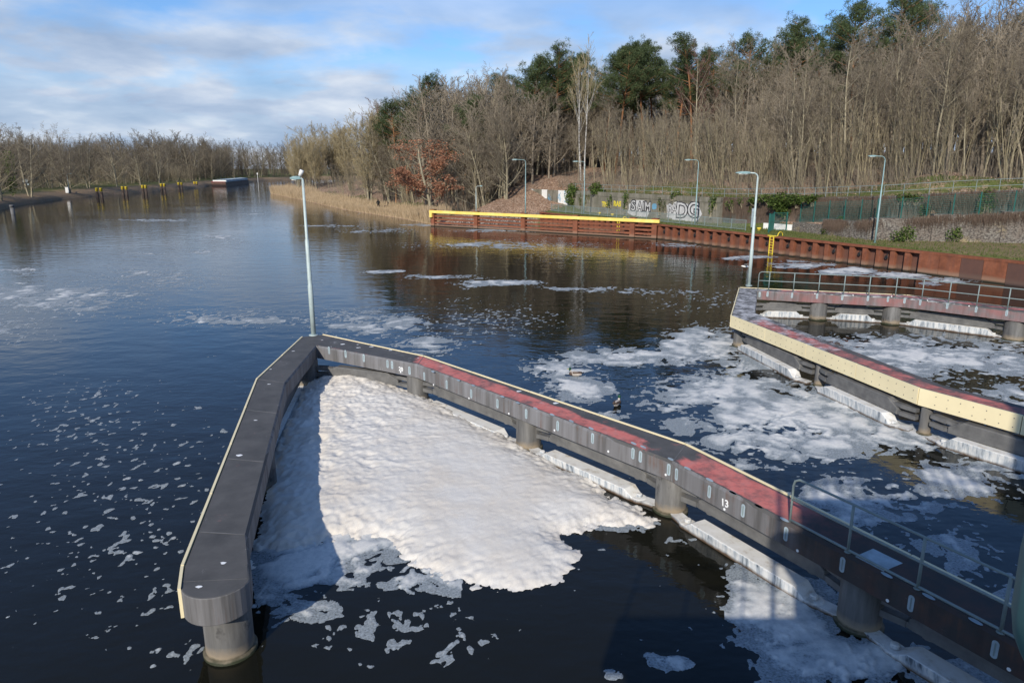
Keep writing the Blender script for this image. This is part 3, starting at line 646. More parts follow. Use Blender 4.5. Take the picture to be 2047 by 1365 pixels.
for pix in [(541, 738), (537, 768), (511, 840), (478, 910), (398, 1172), (446, 1125), (586, 702), (644, 680), (662, 693), (684, 688), (715, 689), (716, 695), (742, 693), (780, 700), (836, 716), (1036, 782), (1110, 806)]:
    c = P(*pix, 1.5); r = rng.uniform(0.03, 0.10); m_ = 9
    ring = [(c.x + r * rng.uniform(.5, 1.3) * math.cos(t), c.y + r * rng.uniform(.4, 1) * math.sin(t), 1.5045) for t in [2 * math.pi * j / m_ for j in range(m_)]]; sp2 = MB(); sp2.add(ring, [tuple(range(m_))]); sp2.obj('bird_dropping', M_whitemark, jet1)
n1v = (0.974, 0.2256)
st2 = [((19.5, 8.6), (20.3, 9.1)), ((14.2, 18.35), (15.02, 18.83)), ((12.74, 20.84), (13.66, 21.18)), ((10.2, 31.81), (11.50, 32.4)), ((13.02, 39.57), (13.68, 38.57)), ((21.2, 37.15), (20.71, 36.28)), ((30.8, 27.7), (30.1, 27.0))]
I2 = [s[1] for s in st2]
sl2 = on_face(zp([(375, 218), (425, 215), (580, 223), (738, 228), (898, 237), (1060, 242), (1187, 247), (1292, 257)], 1400, 520, .316), I2[4], I2[5]) + on_face(zp([(1391, 268), (1562, 290), (1745, 313), (1938, 335)], 1400, 520, .316), I2[5], I2[6])
dt2 = on_face(zp([(725, 212), (966, 222), (1210, 230)], 1400, 520, .316), I2[4], I2[5]) + on_face(zp([(1437, 255), (1700, 290)], 1400, 520, .316), I2[5], I2[6])
def red2(k_, u): return 0.0 if 2.9 < k_ < 4.2 else (0.56 if 0.30 < u < 0.95 else 0.10)
def white2(k_, u): return 0.62 if 2.85 < k_ < 4.1 else (0.45 if 2.4 < k_ < 5.2 else 0.05)
oA = Vector(st2[3][0]); oB = Vector(st2[2][0]); dO = (oB - oA).normalized(); nO = Vector((-dO.y, dO.x)); nO = nO if nO.x > 0 else -nO
def along(t, off): p = oA + dO * t + nO * off; return (p.x, p.y)
PL2 = [(10.85, 32.0, .42, 1.0), (*along(6.2, .24), .17, 1.0), (*along(11.4, .24), .17, 1.0), (16.15, 15.5, .17, 1.0), (13.2, 38.6, .38, 1.0)]
for (x, y), seg in zip([(1640, 653), (1790, 657), (2035, 695)], ((I2[4], I2[5]), (I2[4], I2[5]), (I2[5], I2[6]))):
    d = (Vector(seg[1]) - Vector(seg[0])).normalized(); nn = Vector((-d.y, d.x)); nn = nn if nn.y > 0 else -nn
    q = RL(x, 600, Vector((*seg[0], 0)), Vector((*seg[1], 0))); c = Vector((q.x, q.y)) + nn * 0.5; PL2.append((c.x, c.y, .45, 1.0))
PL2.append((29.0, 28.9, .45, 1.0))
jet2 = jetty('guide_jetty', 'hairpin steel guide jetty with cream plates and rusty red top right of the open channel', st2, None, red2, white2, lambda k_: 0.72 if k_ > 4.0 else 0.2, lambda k_: 0.0, PL2,
             [((PL2[i][0], PL2[i][1]), (PL2[j][0], PL2[j][1]), o, o2) for i, j, o, o2 in ((0, 1, 0.215, 0.42), (1, 2, 0.215, 0.42), (2, 3, 0.215, 0.42), (4, 5, -0.22, -0.12), (5, 6, -0.22, -0.12), (6, 7, -0.22, -0.12), (7, 8, -0.22, -0.12))],
             [((19.5, 8.6), (14.2, 18.35)), ((14.2, 18.35), (12.74, 20.84)), ((12.74, 20.84), (10.2, 31.81)), ((10.2, 31.81), (13.02, 39.57)), ((13.02, 39.57), (21.2, 37.15)), ((21.2, 37.15), (30.8, 27.7))], sl2, dt2)
# painted numbers on the face
def text_mesh(body, size, ext=0.0, off=0.0):
    c = bpy.data.curves.new('t', 'FONT'); c.body = body; c.size = size; c.extrude = ext; c.offset = off; c.align_x = 'CENTER'; c.align_y = 'CENTER'; c.resolution_u = 3
    o = bpy.data.objects.new('t', c); COL.objects.link(o); dg = bpy.context.evaluated_depsgraph_get(); dg.update()
    me = bpy.data.meshes.new_from_object(o.evaluated_get(dg)); bpy.data.objects.remove(o); bpy.data.curves.remove(c); return me
def put_text(name, body, size, pos, d, mat, parent, out=0.008, off=0.0, ext=0.002, tilt=0.0, sx=1.0):
    me = text_mesh(body, size, ext, off); d = Vector(d).normalized(); up = Vector((0, 0, 1)); nrm = d.cross(up)
    if tilt: q = Matrix.Rotation(tilt, 3, nrm); d = q @ d; up = q @ up
    p = Vector(pos) + nrm * out
    M = Matrix(((d.x * sx, up.x, nrm.x, p.x), (d.y * sx, up.y, nrm.y, p.y), (d.z * sx, up.z, nrm.z, p.z), (0, 0, 0, 1)))
    me.transform(M); me.materials.clear(); me.materials.append(mat); return link(name, me, parent)
f20 = on_face(zp([(688, 334)], 600, 640, .2931), I1a, I1b)[0]; f13 = on_face(zp([(1703, 770)], 950, 780, .2931), I1c, I1d)[0]
put_text('painted_number', '20', 0.20, f20[0], f20[1], M_whitemark, jet1, 0.006, 0.004)
put_text('painted_number', '13', 0.23, f13[0], f13[1], M_whitemark, jet1, 0.006, 0.006, tilt=0.12)
# railings (parts of the jetties)
def railing(parent, bases, hgt=0.97, rails=(0.95, 0.5), r=0.024, pr_=0.027, mat=None, curved=True, name='railing'):
    b = MB(); mat = mat or M_rail
    for i, p in enumerate(bases):
        if i == 0 and curved: continue
        b.tube([p, p + Vector((0, 0, rails[0]))], pr_, 8)
        b.lathe((p.x, p.y, p.z), [(0.06, 0), (0.06, 0.015), (0.03, 0.02)], 10)
    for h_ in rails:
        pts_ = [p + Vector((0, 0, h_)) for p in bases]
        if h_ == rails[0] and curved:
            d = (bases[1] - bases[0]).normalized(); p = bases[0]
            pts_ = [p, p + Vector((0, 0, h_ - 0.16)), p + Vector((0, 0, h_ - 0.06)) + d * 0.03, p + Vector((0, 0, h_)) + d * 0.13] + pts_[1:]
        b.tube(pts_, r, 8)
    return b.obj(name, mat, parent, True)
bs = [P(*p, 1.5) for p in zp([(425, 360), (780, 550), (1205, 780), (1715, 1055)], 1447, 925, .3224)]
dI = (Vector((*I1d, 0)) - Vector((*I1c, 0))).normalized(); s0 = [(p - Vector((*I1c, 1.5))).dot(dI) for p in bs]
bs = [Vector((*I1c, 1.5)) + dI * s_ + Vector((0.06, 0.04, 0)) for s_ in s0]
step = s0[3] - s0[2]; bs += [bs[3] + dI * step * j for j in (1, 2, 3)]
railing(jet1, bs, rails=(0.93, 0.48, 0.045))
r2 = []
for x, seg in [(360, 0), (428, 0), (585, 0), (745, 0), (905, 0), (1065, 0), (1235, 0), (1405, 1), (1578, 1), (1760, 1), (1960, 1)]:
    a, b_ = (I2[4], I2[5]) if seg == 0 else (I2[5], I2[6]); q = RL(1400 + x * .316, 590, Vector((*a, 0)), Vector((*b_, 0))); r2.append(Vector((q.x + 0.03, q.y + 0.07, 1.5)))
dd = r2[-1] - r2[-2]; r2 += [r2[-1] + dd * j for j in (1, 2)]
railing(jet2, r2, rails=(1.05, 0.56))

# ------------------------------------------------------------ lamps
def lamp(label, base, h, arm, head, mat=None, tilt=0.0, group='street lamps along the lock', r0=0.078, cam_box=False):
    mat = mat or M_pole; base = Vector(base); root = thing('street_lamp', label, 'street lamp', base, group)
    b = MB(); top = base + Vector((0, 0, h)); d = Vector((arm, 0, 0)); L = abs(arm); sg = -1 if arm < 0 else 1; rr = min(0.35, L * 0.5)
    k1, k2 = 0.33 * h, 0.62 * h
    prof = [(r0, 0), (r0, k1), (r0 * 0.86, k1 + 0.03), (r0 * 0.80, k2), (r0 * 0.60, k2 + 0.04), (r0 * 0.46, h - rr)]
    b.lathe(base, [(r0 * 1.9, 0), (r0 * 1.9, 0.025), (r0, 0.03)], 16); b.lathe(base, prof, 16)
    pts_ = [base + Vector((0, 0, h - rr - 0.02))]
    for j in range(7): t = j / 6 * math.pi / 2; pts_.append(base + Vector((sg * rr * (1 - math.cos(t)), 0, h - rr + rr * math.sin(t))))
    pts_.append(base + Vector((arm, 0, h + 0.02 + tilt * L)))
    b.obj('pole', mat, root, True)
    b = MB(); b.tube(pts_, r0 * 0.42, 10); b.obj('arm', mat, root, True)
    e = pts_[-1]; b = MB(); hw = 0.13
    vs = [e + Vector((sg * x, y * w, z)) for x, w, zt, zb in ((-0.05, .45, .05, -.05), (0.12, .9, .075, -.06), (head * 0.55, 1, .075, -.055), (head, .65, .02, -.03)) for y, z in ((-hw, zb), (hw, zb), (hw, zt), (-hw, zt))]
    fs = [(0, 1, 2, 3), (15, 14, 13, 12)]
    for q in range(3):
        for j in range(4): fs.append((q * 4 + (j + 1) % 4, q * 4 + j, (q + 1) * 4 + j, (q + 1) * 4 + (j + 1) % 4))
    b.add(vs, fs); lh = bevel(b.obj('lamp_head', M_lamp, root), 0.02)
    b = MB(); b.beam(e + Vector((sg * 0.12, 0, -0.07)), e + Vector((sg * head * 0.8, 0, -0.065)), 0.17, 0.03); b.obj('lamp_glass', M_white, lh)
    if cam_box:
        b = MB(); b.tube([e + Vector((0.02, 0.0, 0.08)), e + Vector((0.12, 0.0, 0.30))], [0.07, 0.085], 12); b.obj('sensor_cap', M_white, root, True)
    return root
bl = P(627, 670, 1.5); lamp('pale green lamp post at the tip of the left jetty, white cap on top', (bl.x, bl.y, 1.5), 6.25, -0.12, 0.36, r0=0.10, cam_box=True)
br = P(1497, 571, 1.5); lamp('pale grey lamp post on the blunt end of the right jetty beside its railing', (br.x, br.y, 1.5), 6.35, -0.5, 0.75, r0=0.10)
lamp('tall teal lamp post on the lawn in front of the stone gabion wall', (31.57, 61.2, 1.80), 7.25, -0.85, 0.62, M_lamp)
lamp('teal lamp post standing in front of the big black and white graffiti letters', (21.04, 81.48, 1.78), 7.15, -0.95, 0.65, M_lamp)
lamp('teal lamp post between the ivy bush and the yellow graffiti scrawl', (10.0, 99.05, 1.78), 7.1, -1.0, 0.7, M_lamp)
lamp('tall teal lamp post on the rusty fender fence before the leafy slope', (1.75, 92.55, 2.36), 6.7, -1.1, 0.7, M_lamp)
lamp('short post with a small white floodlight on the fender fence', (-4.85, 96.4, 2.36), 3.3, 0.55, 0.35, M_pole, r0=0.07)
gl = hit(139, 385); gz = gl.z; lamp('small lamp post on the far left bank beside a white cabinet', (gl.x, gl.y, gz), 5.0, 0.9, 0.5, M_pole, r0=0.08)

# ------------------------------------------------------------ quay: sheet piles, ladders, bollards
Qr = thing('sheet_pile_wall', 'rust brown corrugated sheet pile quay wall below the lawn', 'quay wall', Q(0, 0))
def qpt(a, s): p = Q(a, s); return (p.x, p.y)
prof = []; a = 0.0
PIT = 1.235
while a < 56.5:
    prof += [(a, -0.42), (a + 0.42, -0.42), (a + 0.47, 0.0), (a + PIT - 0.05, 0.0)]; a += PIT
AEND = a
verts, faces, pan = [], [], []
for (a_, s_) in prof:
    x, y = qpt(a_, s_); verts += [(x, y, -1.5), (x, y, 0.35), (x, y, 1.63)]
for i in range(len(prof) - 1):
    faces += [(3 * i, 3 * i + 3, 3 * i + 4, 3 * i + 1), (3 * i + 1, 3 * i + 4, 3 * i + 5, 3 * i + 2)]
me = bpy.data.meshes.new('sheet_piles'); me.from_pydata(verts, [], faces); me.materials.append(M_rust); at = me.attributes.new('panel', 'FLOAT', 'POINT'); at.data.foreach_set('value', [0.78 if abs(s_) < .1 else 0.0 for a_, s_ in prof for _ in range(3)]); link('sheet_piles', me, Qr)
for i in range(18):                                                                 # flush plates further along
    a0 = AEND + i * 1.6; x0 = qpt(a0 + 0.012, -0.44); x1 = qpt(a0 + 1.588, -0.44)
    b = MB(); b.beam((*x0, 0.06), (*x1, 0.06), 0.12, 3.1); me = b.mesh('steel_plate', M_rust)
    at = me.attributes.new('panel', 'FLOAT', 'POINT'); at.data.foreach_set('value', [[0.0, 0.2, 0.95, 0.1, 1.0, 0.3, 0.0][i % 7]] * len(me.vertices)); link('steel_plate', me, Qr)
b = MB(); x0 = qpt(-0.1, -0.18); x1 = qpt(AEND + 29, -0.18); b.beam((*x0, 1.67), (*x1, 1.67), 0.60, 0.11)
x0 = qpt(-0.1, -0.50); x1 = qpt(AEND + 29, -0.50); b.beam((*x0, 1.65), (*x1, 1.65), 0.05, 0.20)
b.obj('capping_beam', M_rust, Qr)
for i in range(3, 45):
    if i % 2 == 0: continue
    p = Q(i * PIT + 0.78, -0.06); b = MB(); b.tube([p + Vector((0, 0, 1.25)), p + Vector((0, 0, 1.0))], 0.035, 6)
    nn = Vector((-QN.x, -QN.y, 0)); ring = [p + nn * 0.10 + Vector((QD.x, QD.y, 0)) * 0.11 * math.cos(t) + Vector((0, 0, 0.9 + 0.14 * math.sin(t))) for t in [2 * math.pi * j / 12 for j in range(13)]]
    b.tube(ring, 0.045, 6); b.tube([p + Vector((0, 0, .9)), p + nn * 0.16 + Vector((0, 0, .9))], 0.07, 8); b.obj('mooring_hook', M_dark, Qr)
def ladder(label, a_, top_arc=True):
    base = Q(a_, -0.56); root = thing('ladder', label, 'ladder', Vector((base.x, base.y, 0)), 'yellow quay ladders'); d = Vector((QD.x, QD.y, 0)); nn = Vector((QN.x, QN.y, 0))
    b = MB()
    for s_ in (-0.22, 0.22): b.box(tuple(base + d * s_ + Vector((0, 0, 0.66))), (0.07, 0.06, 2.12), math.atan2(QD.y, QD.x))
    b.obj('side_rail', M_yellow, root)
    for j in range(8): q = MB(); q.tube([base - d * 0.2 + Vector((0, 0, -0.2 + j * 0.26)), base + d * 0.2 + Vector((0, 0, -0.2 + j * 0.26))], 0.028, 6); q.obj('rung', M_yellow, root)
    b = MB(); b.beam(base - d * 0.5 + Vector((0, 0, 1.74)) + nn * 0.1, base + d * 0.5 + Vector((0, 0, 1.74)) + nn * 0.1, 0.30, 0.07); b.obj('top_plate', M_yellow, root)
    pts_ = [base + d * 0.2 + nn * (0.25 + 0.35 * (1 - math.cos(t))) + d * 0.25 + Vector((0, 0, 1.72 + 0.42 * math.sin(t))) for t in [math.pi * j / 10 for j in range(11)]]
    b = MB(); b.tube(pts_, 0.035, 8); b.obj('grab_rail', M_yellow, root, True)
def a_of(px, py, s=-0.5):
    A_ = Q(0, s); B_ = Q(60, s); q = RL(px, py, A_, B_); return (Vector((q.x, q.y)) - QA).dot(QD)
ladder('yellow ladder with arched grab rail on the rust quay beside the grey lamp post', a_of(1543, 485))
ladder('yellow ladder partly hidden behind the fender fence on the bay side', a_of(1237, 445))
for lab, px, py in (('small yellow bollard on the quay edge just left of the green gate', 1517, 461), ('small yellow bollard on the quay behind the fender fence', 1224, 432), ('lone yellow post stub near the quay edge below the yellow scrawl', 1198, 429)):
    q = P(px, py, 1.8); b = MB(); b.lathe((q.x, q.y, 1.74), [(0.16, 0), (0.13, 0.05), (0.12, 0.22), (0.22, 0.24), (0.22, 0.33), (0.16, 0.36)], 14); o = b.obj('bollard', M_yellow, None, True); tag(o, lab, 'bollard', 'yellow quay bollards')
# ------------------------------------------------------------ fender fence in the water
FA = Vector((-11.3, 100.8, 0)); FB = Vector((17.0, 82.6, 0)); FD = (FB - FA).normalized(); FN = Vector((FD.y, -FD.x, 0)); FN = FN if FN.y < 0 else -FN
ff = thing('fender_fence', 'rusty fender fence of horizontal rails with long yellow top beam standing in the water', 'fender fence', FA)
Lf = (FB - FA).length
def fpt(t, o=0.0, z=0.0): return FA + FD * t + FN * o + Vector((0, 0, z))
b = MB(); b.beam(fpt(0, 0.46, 2.05), fpt(Lf + 0.4, 0.46, 2.05), 0.28, 0.38); b.beam(fpt(-0.08, 0.36, 1.75), fpt(0.35, 0.36, 1.75), 0.52, 1.0); bevel(b.obj('top_beam', M_yellowbar, ff), 0.03)
def rust_attr(o): o.data.attributes.new('panel', 'FLOAT', 'POINT'); return o
for zc, hh_ in ((1.45, 0.24), (0.98, 0.24), (0.52, 0.24), (0.12, 0.22)):
    b = MB(); b.beam(fpt(0.1, 0.02, zc), fpt(Lf, 0.02, zc), 0.26, hh_); rust_attr(b.obj('rail', M_rust, ff))
for t in [0.2] + [(P(px, py, 0) - FA).dot(FD) for px, py in ((953, 457), (1050, 462), (1153, 468), (1268, 474))] + [Lf - 0.3]:
    b = MB(); c = fpt(t, 0.0); b.box((c.x, c.y, 0.6), (0.62, 0.62, 3.4), math.atan2(FD.y, FD.x)); c2 = fpt(t, -0.05); b.box((c2.x, c2.y, 2.33), (0.8, 0.7, 0.06), math.atan2(FD.y, FD.x)); rust_attr(b.obj('post', M_rust, ff))
# ------------------------------------------------------------ retaining walls, graffiti, fences
def wall_strip(name, mat, line, thick, root=None, attr=None):                       # line: (point on the face, z bottom, z top); thickness goes back along QN
    vs, fs = [], []
    for p, z0, z1, nn in line:
        q = p + nn * thick; vs += [(p.x, p.y, z0), (p.x, p.y, z1), (q.x, q.y, z1), (q.x, q.y, z0)]
    n = len(line)
    for i in range(n - 1):
        for j in range(4): fs.append((i * 4 + j, i * 4 + (j + 1) % 4, i * 4 + 4 + (j + 1) % 4, i * 4 + 4 + j))
    fs += [(3, 2, 1, 0), ((n - 1) * 4, (n - 1) * 4 + 1, (n - 1) * 4 + 2, (n - 1) * 4 + 3)]
    me = bpy.data.meshes.new(name); me.from_pydata(vs, [], fs); bm = bmesh.new(); bm.from_mesh(me); bmesh.ops.recalc_face_normals(bm, faces=bm.faces[:]); bm.to_mesh(me); bm.free()
    me.materials.append(mat)
    return link(name, me, root)
QN3 = Vector((QN.x, QN.y, 0)); QD3 = Vector((QD.x, QD.y, 0))
W5 = (Q(0, 5), Q(60, 5))
def aw(px, py=400): q = RL(px, py, *W5); return (Vector((q.x, q.y)) - QA).dot(QD)
cw = thing('retaining_wall', 'weathered concrete retaining wall carrying black and white graffiti', 'wall', Q(10, 5))
a0, a1 = aw(1146), aw(1441)
wall_strip('wall', M_conc, [(Q(a, 5), 1.5, lerp_table(T_h2, a) - 0.02, QN3) for a in [a0 + (a1 - a0) * i / 10 for i in range(11)]], 0.45, cw)
wall_strip('coping', M_conc, [(Q(a, 4.93), lerp_table(T_h2, a) - 0.55, lerp_table(T_h2, a) + 0.02, QN3) for a in [a0 + (a1 - a0) * i / 10 for i in range(11)]], 0.62, cw)
M_ink = simple('graffiti_black', (0.045, 0.045, 0.048), 0.7, 0.5, 2.5); M_gy = simple('graffiti_yellow', (0.62, 0.50, 0.05), 0.6); M_gw = simple('graffiti_white', (0.50, 0.49, 0.475), 0.6, 0.22, 1.6); M_gb = simple('graffiti_blue', (0.14, 0.30, 0.42), 0.6)
def graf(body, px, py, size, off, sx=1.0, dark=M_ink, lite=M_gw, spread=1.0, lo=0.0):
    size *= 0.88; off *= 0.9
    q = RL(px, py, *W5)
    put_text('graffiti', body, size, q, QD3, dark, cw, 0.012, off, 0.002, 0, sx)
    if lite: put_text('graffiti', body, size, q, QD3, lite, cw, 0.022, lo, 0.002, 0, sx)
def blob(px, py, w, h, mat, out, n=18, jag=0.12):
    c = RL(px, py, *W5); ring = []
    for j in range(n):
        t = 2 * math.pi * j / n; r_ = 1 + rng.uniform(-jag, jag); ring.append(c - QN3 * out + QD3 * (w / 2 * math.copysign(abs(math.cos(t)) ** 0.6, math.cos(t)) * r_) + Vector((0, 0, h / 2 * math.copysign(abs(math.sin(t)) ** 0.6, math.sin(t)) * r_)))
    b = MB(); b.add(ring, [tuple(range(n))]); return b.obj('graffiti', mat, cw)
blob(1277, 418, 4.6, 2.1, M_gw, 0.006); blob(1366, 425, 5.4, 2.5, M_gw, 0.006, 18, 0.2); blob(1308, 413, 0.9, 0.8, M_gb, 0.009)
graf('S', 1266, 412, 2.1, 0.17, 1.2); graf('A', 1279, 414, 1.9, 0.16, 0.85); graf('I', 1286.5, 413.5, 1.7, 0.15, 0.8); graf('M', 1295, 414, 1.9, 0.16, 0.95)
graf('R', 1340, 417, 1.7, 0.09, 1.0); graf('A', 1349, 418, 1.7, 0.09, 1.0); graf('D', 1363, 422, 2.9, 0.16, 1.1); graf('G', 1386, 421, 2.9, 0.18, 1.1)
put_text('graffiti', 'TN', 0.95, RL(1209, 409, *W5), QD3, M_gy, cw, 0.012, 0.05); put_text('graffiti', 'RAS', 0.95, RL(1234, 408, *W5), QD3, M_gy, cw, 0.012, 0.05)
# white panelled end of the wall, running up the leafy slope
ew = thing('panel_wall', 'white painted panel wall with dark joints sinking into the leaf-covered slope', 'wall', Q(-4, 5))
pan_px = [1056, 1066, 1075, 1083, 1094, 1105, 1116, 1126, 1138.5, 1141]
for i in range(len(pan_px) - 1):
    A_, B_ = aw(pan_px[i], 380), aw(pan_px[i + 1], 380); g = 0.05
    wall_strip('panel', [M_white, M_conc, M_conc, M_white, M_conc, M_conc, M_white, M_white, M_conc][i], [(Q(A_ + g, 4.96), 1.6, 4.66, QN3), (Q(B_ - g, 4.96), 1.6, 4.66, QN3)], 0.3, ew)
wall_strip('backing', M_waler, [(Q(aw(1056) - .1, 5.06), 1.6, 4.60, QN3), (Q(aw(1141), 5.06), 1.6, 4.60, QN3)], 0.3, ew)
k = NT('graffiti_scribble'); 
sc = MB()
for i in range(26):                                                                 # thin scribbles on the white panels
    px_ = rng.choice([1098, 1100, 1120, 1122, 1121, 1130, 1132, 1134, 1135, 1133]); c = RL(px_ + rng.uniform(-2, 2), rng.uniform(388, 405), *W5) - QN3 * 0.055
    pts_ = [c]
    for j in range(7): pts_.append(pts_[-1] + QD3 * rng.uniform(-.22, .22) + Vector((0, 0, rng.uniform(-.3, .3))))
    sc.tube(pts_, 0.022, 4)
sc.obj('graffiti', M_gb, ew)
# gabions and the fence panels above them
def gab_front(a): return lerp_table(T_wb, a)
gA = [40.3, 42, 44.3, 44.3, 47, 49.85, 49.85, 51.5, 53.4, 53.4, 55.5, 57.2, 57.2, 60, 64, 70, 80]
segs = [(40.4, 44.3, 2.72), (44.3, 49.80, 3.30), (49.9, 53.3, 3.75), (53.3, 57.0, 4.15), (57.0, 62.0, 4.45), (62, 82, 4.7)]
glabs = ['low tan stone gabion block right of the green gate', 'grey stone gabion with a bramble bush, left of the tall lawn lamp post', 'stone gabion overgrown with brown creeper just right of the lawn lamp post', 'stone gabion stepping up behind two lawn bushes', 'tallest pale stone gabion at the right edge of the lawn', 'stone gabion beyond the right edge']
for (s0_, s1_, zt), lab in zip(segs, glabs):
    p, q = Q(s0_, gab_front(s0_)), Q(s1_, gab_front(s1_)); d = (q - p).normalized(); nn = Vector((-d.y, d.x, 0)); nn = nn if nn.dot(QN3) > 0 else -nn
    g = thing('gabion', lab, 'gabion', Vector((p.x, p.y, 1.8)), 'stone gabions along the lawn')
    o = wall_strip('stone_fill', M_gab, [(p + d * 0.02, 1.6, zt, nn), (q - d * 0.02, 1.6, zt, nn)], 1.0, g)
    L = (q - p).length; b = MB()                                                    # wire cage standing a finger proud
    for j in range(int(L / 0.25) + 1): r_ = p + d * min(L, j * 0.25) - nn * 0.012; b.tube([r_ + Vector((0, 0, 1.8)), r_ + Vector((0, 0, zt + 0.01))], 0.003, 3)
    for j in range(int((zt - 1.8) / 0.2) + 1): r_ = Vector((0, 0, 1.8 + j * 0.2)); b.tube([p - nn * 0.02 + r_, q - nn * 0.02 + r_], 0.003, 3)
    b.obj('wire_cage', M_waler, g)
k = NT('overgrown_wall'); n = k.noise(0.5, 5, 0.65, (1, 1, 0.6)); st = k.noise(5, 4, 0.7, (1, 1, 0.2)); br_ = k.n('ShaderNodeTexWave'); br_.inputs['Scale'].default_value = 3.2; br_.bands_direction = 'Z'; k.l(k.pos(), br_.inputs['Vector'])
c = k.ramp(st, [(0.3, (0.07, 0.10, 0.095)), (0.7, (0.16, 0.175, 0.16))]); c = k.mix(k.ramp(br_.outputs['Fac'], [(0.1, 0.5), (0.3, 0.0)]), c, (0.03, 0.06, 0.06))
c = k.mix(k.ramp(n, [(0.44, 0.0), (0.56, 0.9)]), c, (0.15, 0.105, 0.08)); M_overw = k.fin(c, 0.85, 0, st, 0.5, 0.04)
uw = thing('block_wall', 'dark block wall draped in dry creeper behind green fence panels', 'wall', Q(30, 5))
ua = [a1 + 0.02, 33, 36, 38, 40.3, 44, 47, 49.85, 52, 55, 57.2, 60, 64, 70, 80]
wall_strip('wall', M_overw, [(Q(a, gab_front(a) + lerp_table(T_off, a) + (0.02 if a < 40 else 0.2)), 1.6, lerp_table(T_h2, a) - 0.02, QN3) for a in ua], 0.4, uw)
wall_strip('coping', M_waler, [(Q(a, gab_front(a) + lerp_table(T_off, a) - 0.05 + (0.02 if a < 40 else 0.2)), lerp_table(T_h2, a) - 0.10, lerp_table(T_h2, a) + 0.03, QN3) for a in ua], 0.55, uw)
# dry creeper hanging over the wall: countless stems, one mass
b = MB()
for i in range(7600):
    a = rng.uniform(aw(1405), 62); s = gab_front(a) + lerp_table(T_off, a)
    dens = 0.5 + 0.5 * math.sin(a * 1.7) * math.sin(a * 0.63 + 1)
    if rng.random() > 0.40 + dens: continue
    low = a > 40.5; zt = lerp_table(T_h2, a) + rng.uniform(-0.5, 0.15); zb = zt - rng.uniform(0.4, 2.8)
    p = Q(a, s - rng.uniform(0.02, 0.16)); zb = max(zb, (lerp_table(T_h1, a) if low else 1.8))
    p0 = Vector((p.x, p.y, zt)); p1 = p0 + QD3 * rng.uniform(-.3, .3) + Vector((0, 0, (zb - zt) * 0.5)); p2 = p1 + QD3 * rng.uniform(-.3, .3) + Vector((0, 0, (zb - zt) * 0.5))
    b.spike(p0, p1, 0.016); b.spike(p1 + Vector((0, 0, .1)), p2, 0.014)
for i in range(5200):
    a = rng.uniform(44.5, 62); s = gab_front(a)
    if math.sin(a * 1.1 + 2) * math.sin(a * .7) < rng.uniform(-0.9, 0.4): continue
    zt = lerp_table(T_h1, a) + rng.uniform(-.3, .25); p0 = Q(a, s - rng.uniform(0.03, 0.14), zt); p1 = p0 + QD3 * rng.uniform(-.3, .3) + Vector((0, 0, -rng.uniform(.3, 1.2))); b.spike(p0, p1, 0.015)
o = b.obj('dry_creeper', M_creeper); kind(o, 'stuff'); tag(o, 'dry brown creeper stems hanging over the upper wall and gabions', 'creeper')
# green mesh fence panels on top of the gabions, each panel one thing
fa = [40.6, 42.4, 44.3, 46.2, 48.1, 49.85, 51.2, 52.6, 54.0, 55.4, 57.2, 59.5, 62]
gf = thing('mesh_fence', 'dark green wire mesh fence standing behind the gabions', 'fence', Q(44, 5))
for i in range(len(fa) - 1):
    p, q = (Q(a, gab_front(a) + 0.85, lerp_table(T_h1, a) - 0.05) for a in (fa[i], fa[i + 1])); hgt = 1.95
    b = MB(); b.beam(p, p + Vector((0, 0, hgt + 0.1)), 0.07, 0.07) if False else b.box((p.x, p.y, p.z + hgt / 2 + 0.05), (0.07, 0.07, hgt + 0.1), math.atan2(QD.y, QD.x)); b.obj('post', M_meshf, gf)
    b = MB(); L = (q - p).length; d = (q - p).normalized(); q2 = Vector((q.x, q.y, p.z))
    for j in range(int(L / 0.10)): r_ = p.lerp(q, (j + .5) / int(L / 0.10)); b.tube([r_, r_ + Vector((0, 0, hgt))], 0.006, 3)
    for j in range(12): z = Vector((0, 0, 0.05 + j * 0.165)); b.tube([p + z, q + z], 0.008, 3)
    b.obj('mesh_panel', M_meshf, gf)
# gate at the end of the lower quay path
gt = thing('gate', 'green barred garden gate between the quay railing and the gabion', 'gate', P(1534, 466, 1.76))
A_, B_ = P(1536, 466, 1.76), P(1571, 462, 1.76); A2, B2 = P(1545, 462, 1.76), P(1580, 458, 1.76)
for p in (A_, A2, B_): b = MB(); b.box((p.x, p.y, 2.72), (0.10, 0.10, 1.95), 0.3); b.obj('post', M_meshf, gt)
for p, q in ((A_, A2), (A2, B_)):
    b = MB(); n_ = max(5, int((q - p).length / 0.11))
    for j in range(n_): r_ = p.lerp(q, (j + .5) / n_); b.tube([r_ + Vector((0, 0, .1)), r_ + Vector((0, 0, 1.85))], 0.010 if p == A2 else 0.02, 4)
    for z in (0.12, 1.0, 1.85): b.tube([p + Vector((0, 0, z)), q + Vector((0, 0, z))], 0.022, 6)
    b.obj('leaf', M_meshf, gt)
lw = P(1583, 462, 1.78); b = MB(); p0, p1 = P(1520, 458, 1.78), P(1588, 463, 1.78); b.beam(p0 + QN3 * 0.5 + Vector((0, 0, .25)), p1 + QN3 * 0.5 + Vector((0, 0, .25)), 0.25, 0.75); tag(b.obj('low_wall', M_white), 'low white wall stub behind the green gate', 'wall')
# information board
p = P(1504, 462, 1.77); sg_ = thing('board', 'grey upright board half hidden behind the right jetty lamp post', 'sign', p)
b = MB(); b.box((p.x, p.y, p.z + 1.35), (0.50, 0.05, 1.9), 0.4); b.obj('panel', M_slot, sg_); b = MB(); b.tube([p, p + Vector((0, 0, 2.2))], 0.03, 8); b.obj('post', M_rail, sg_)
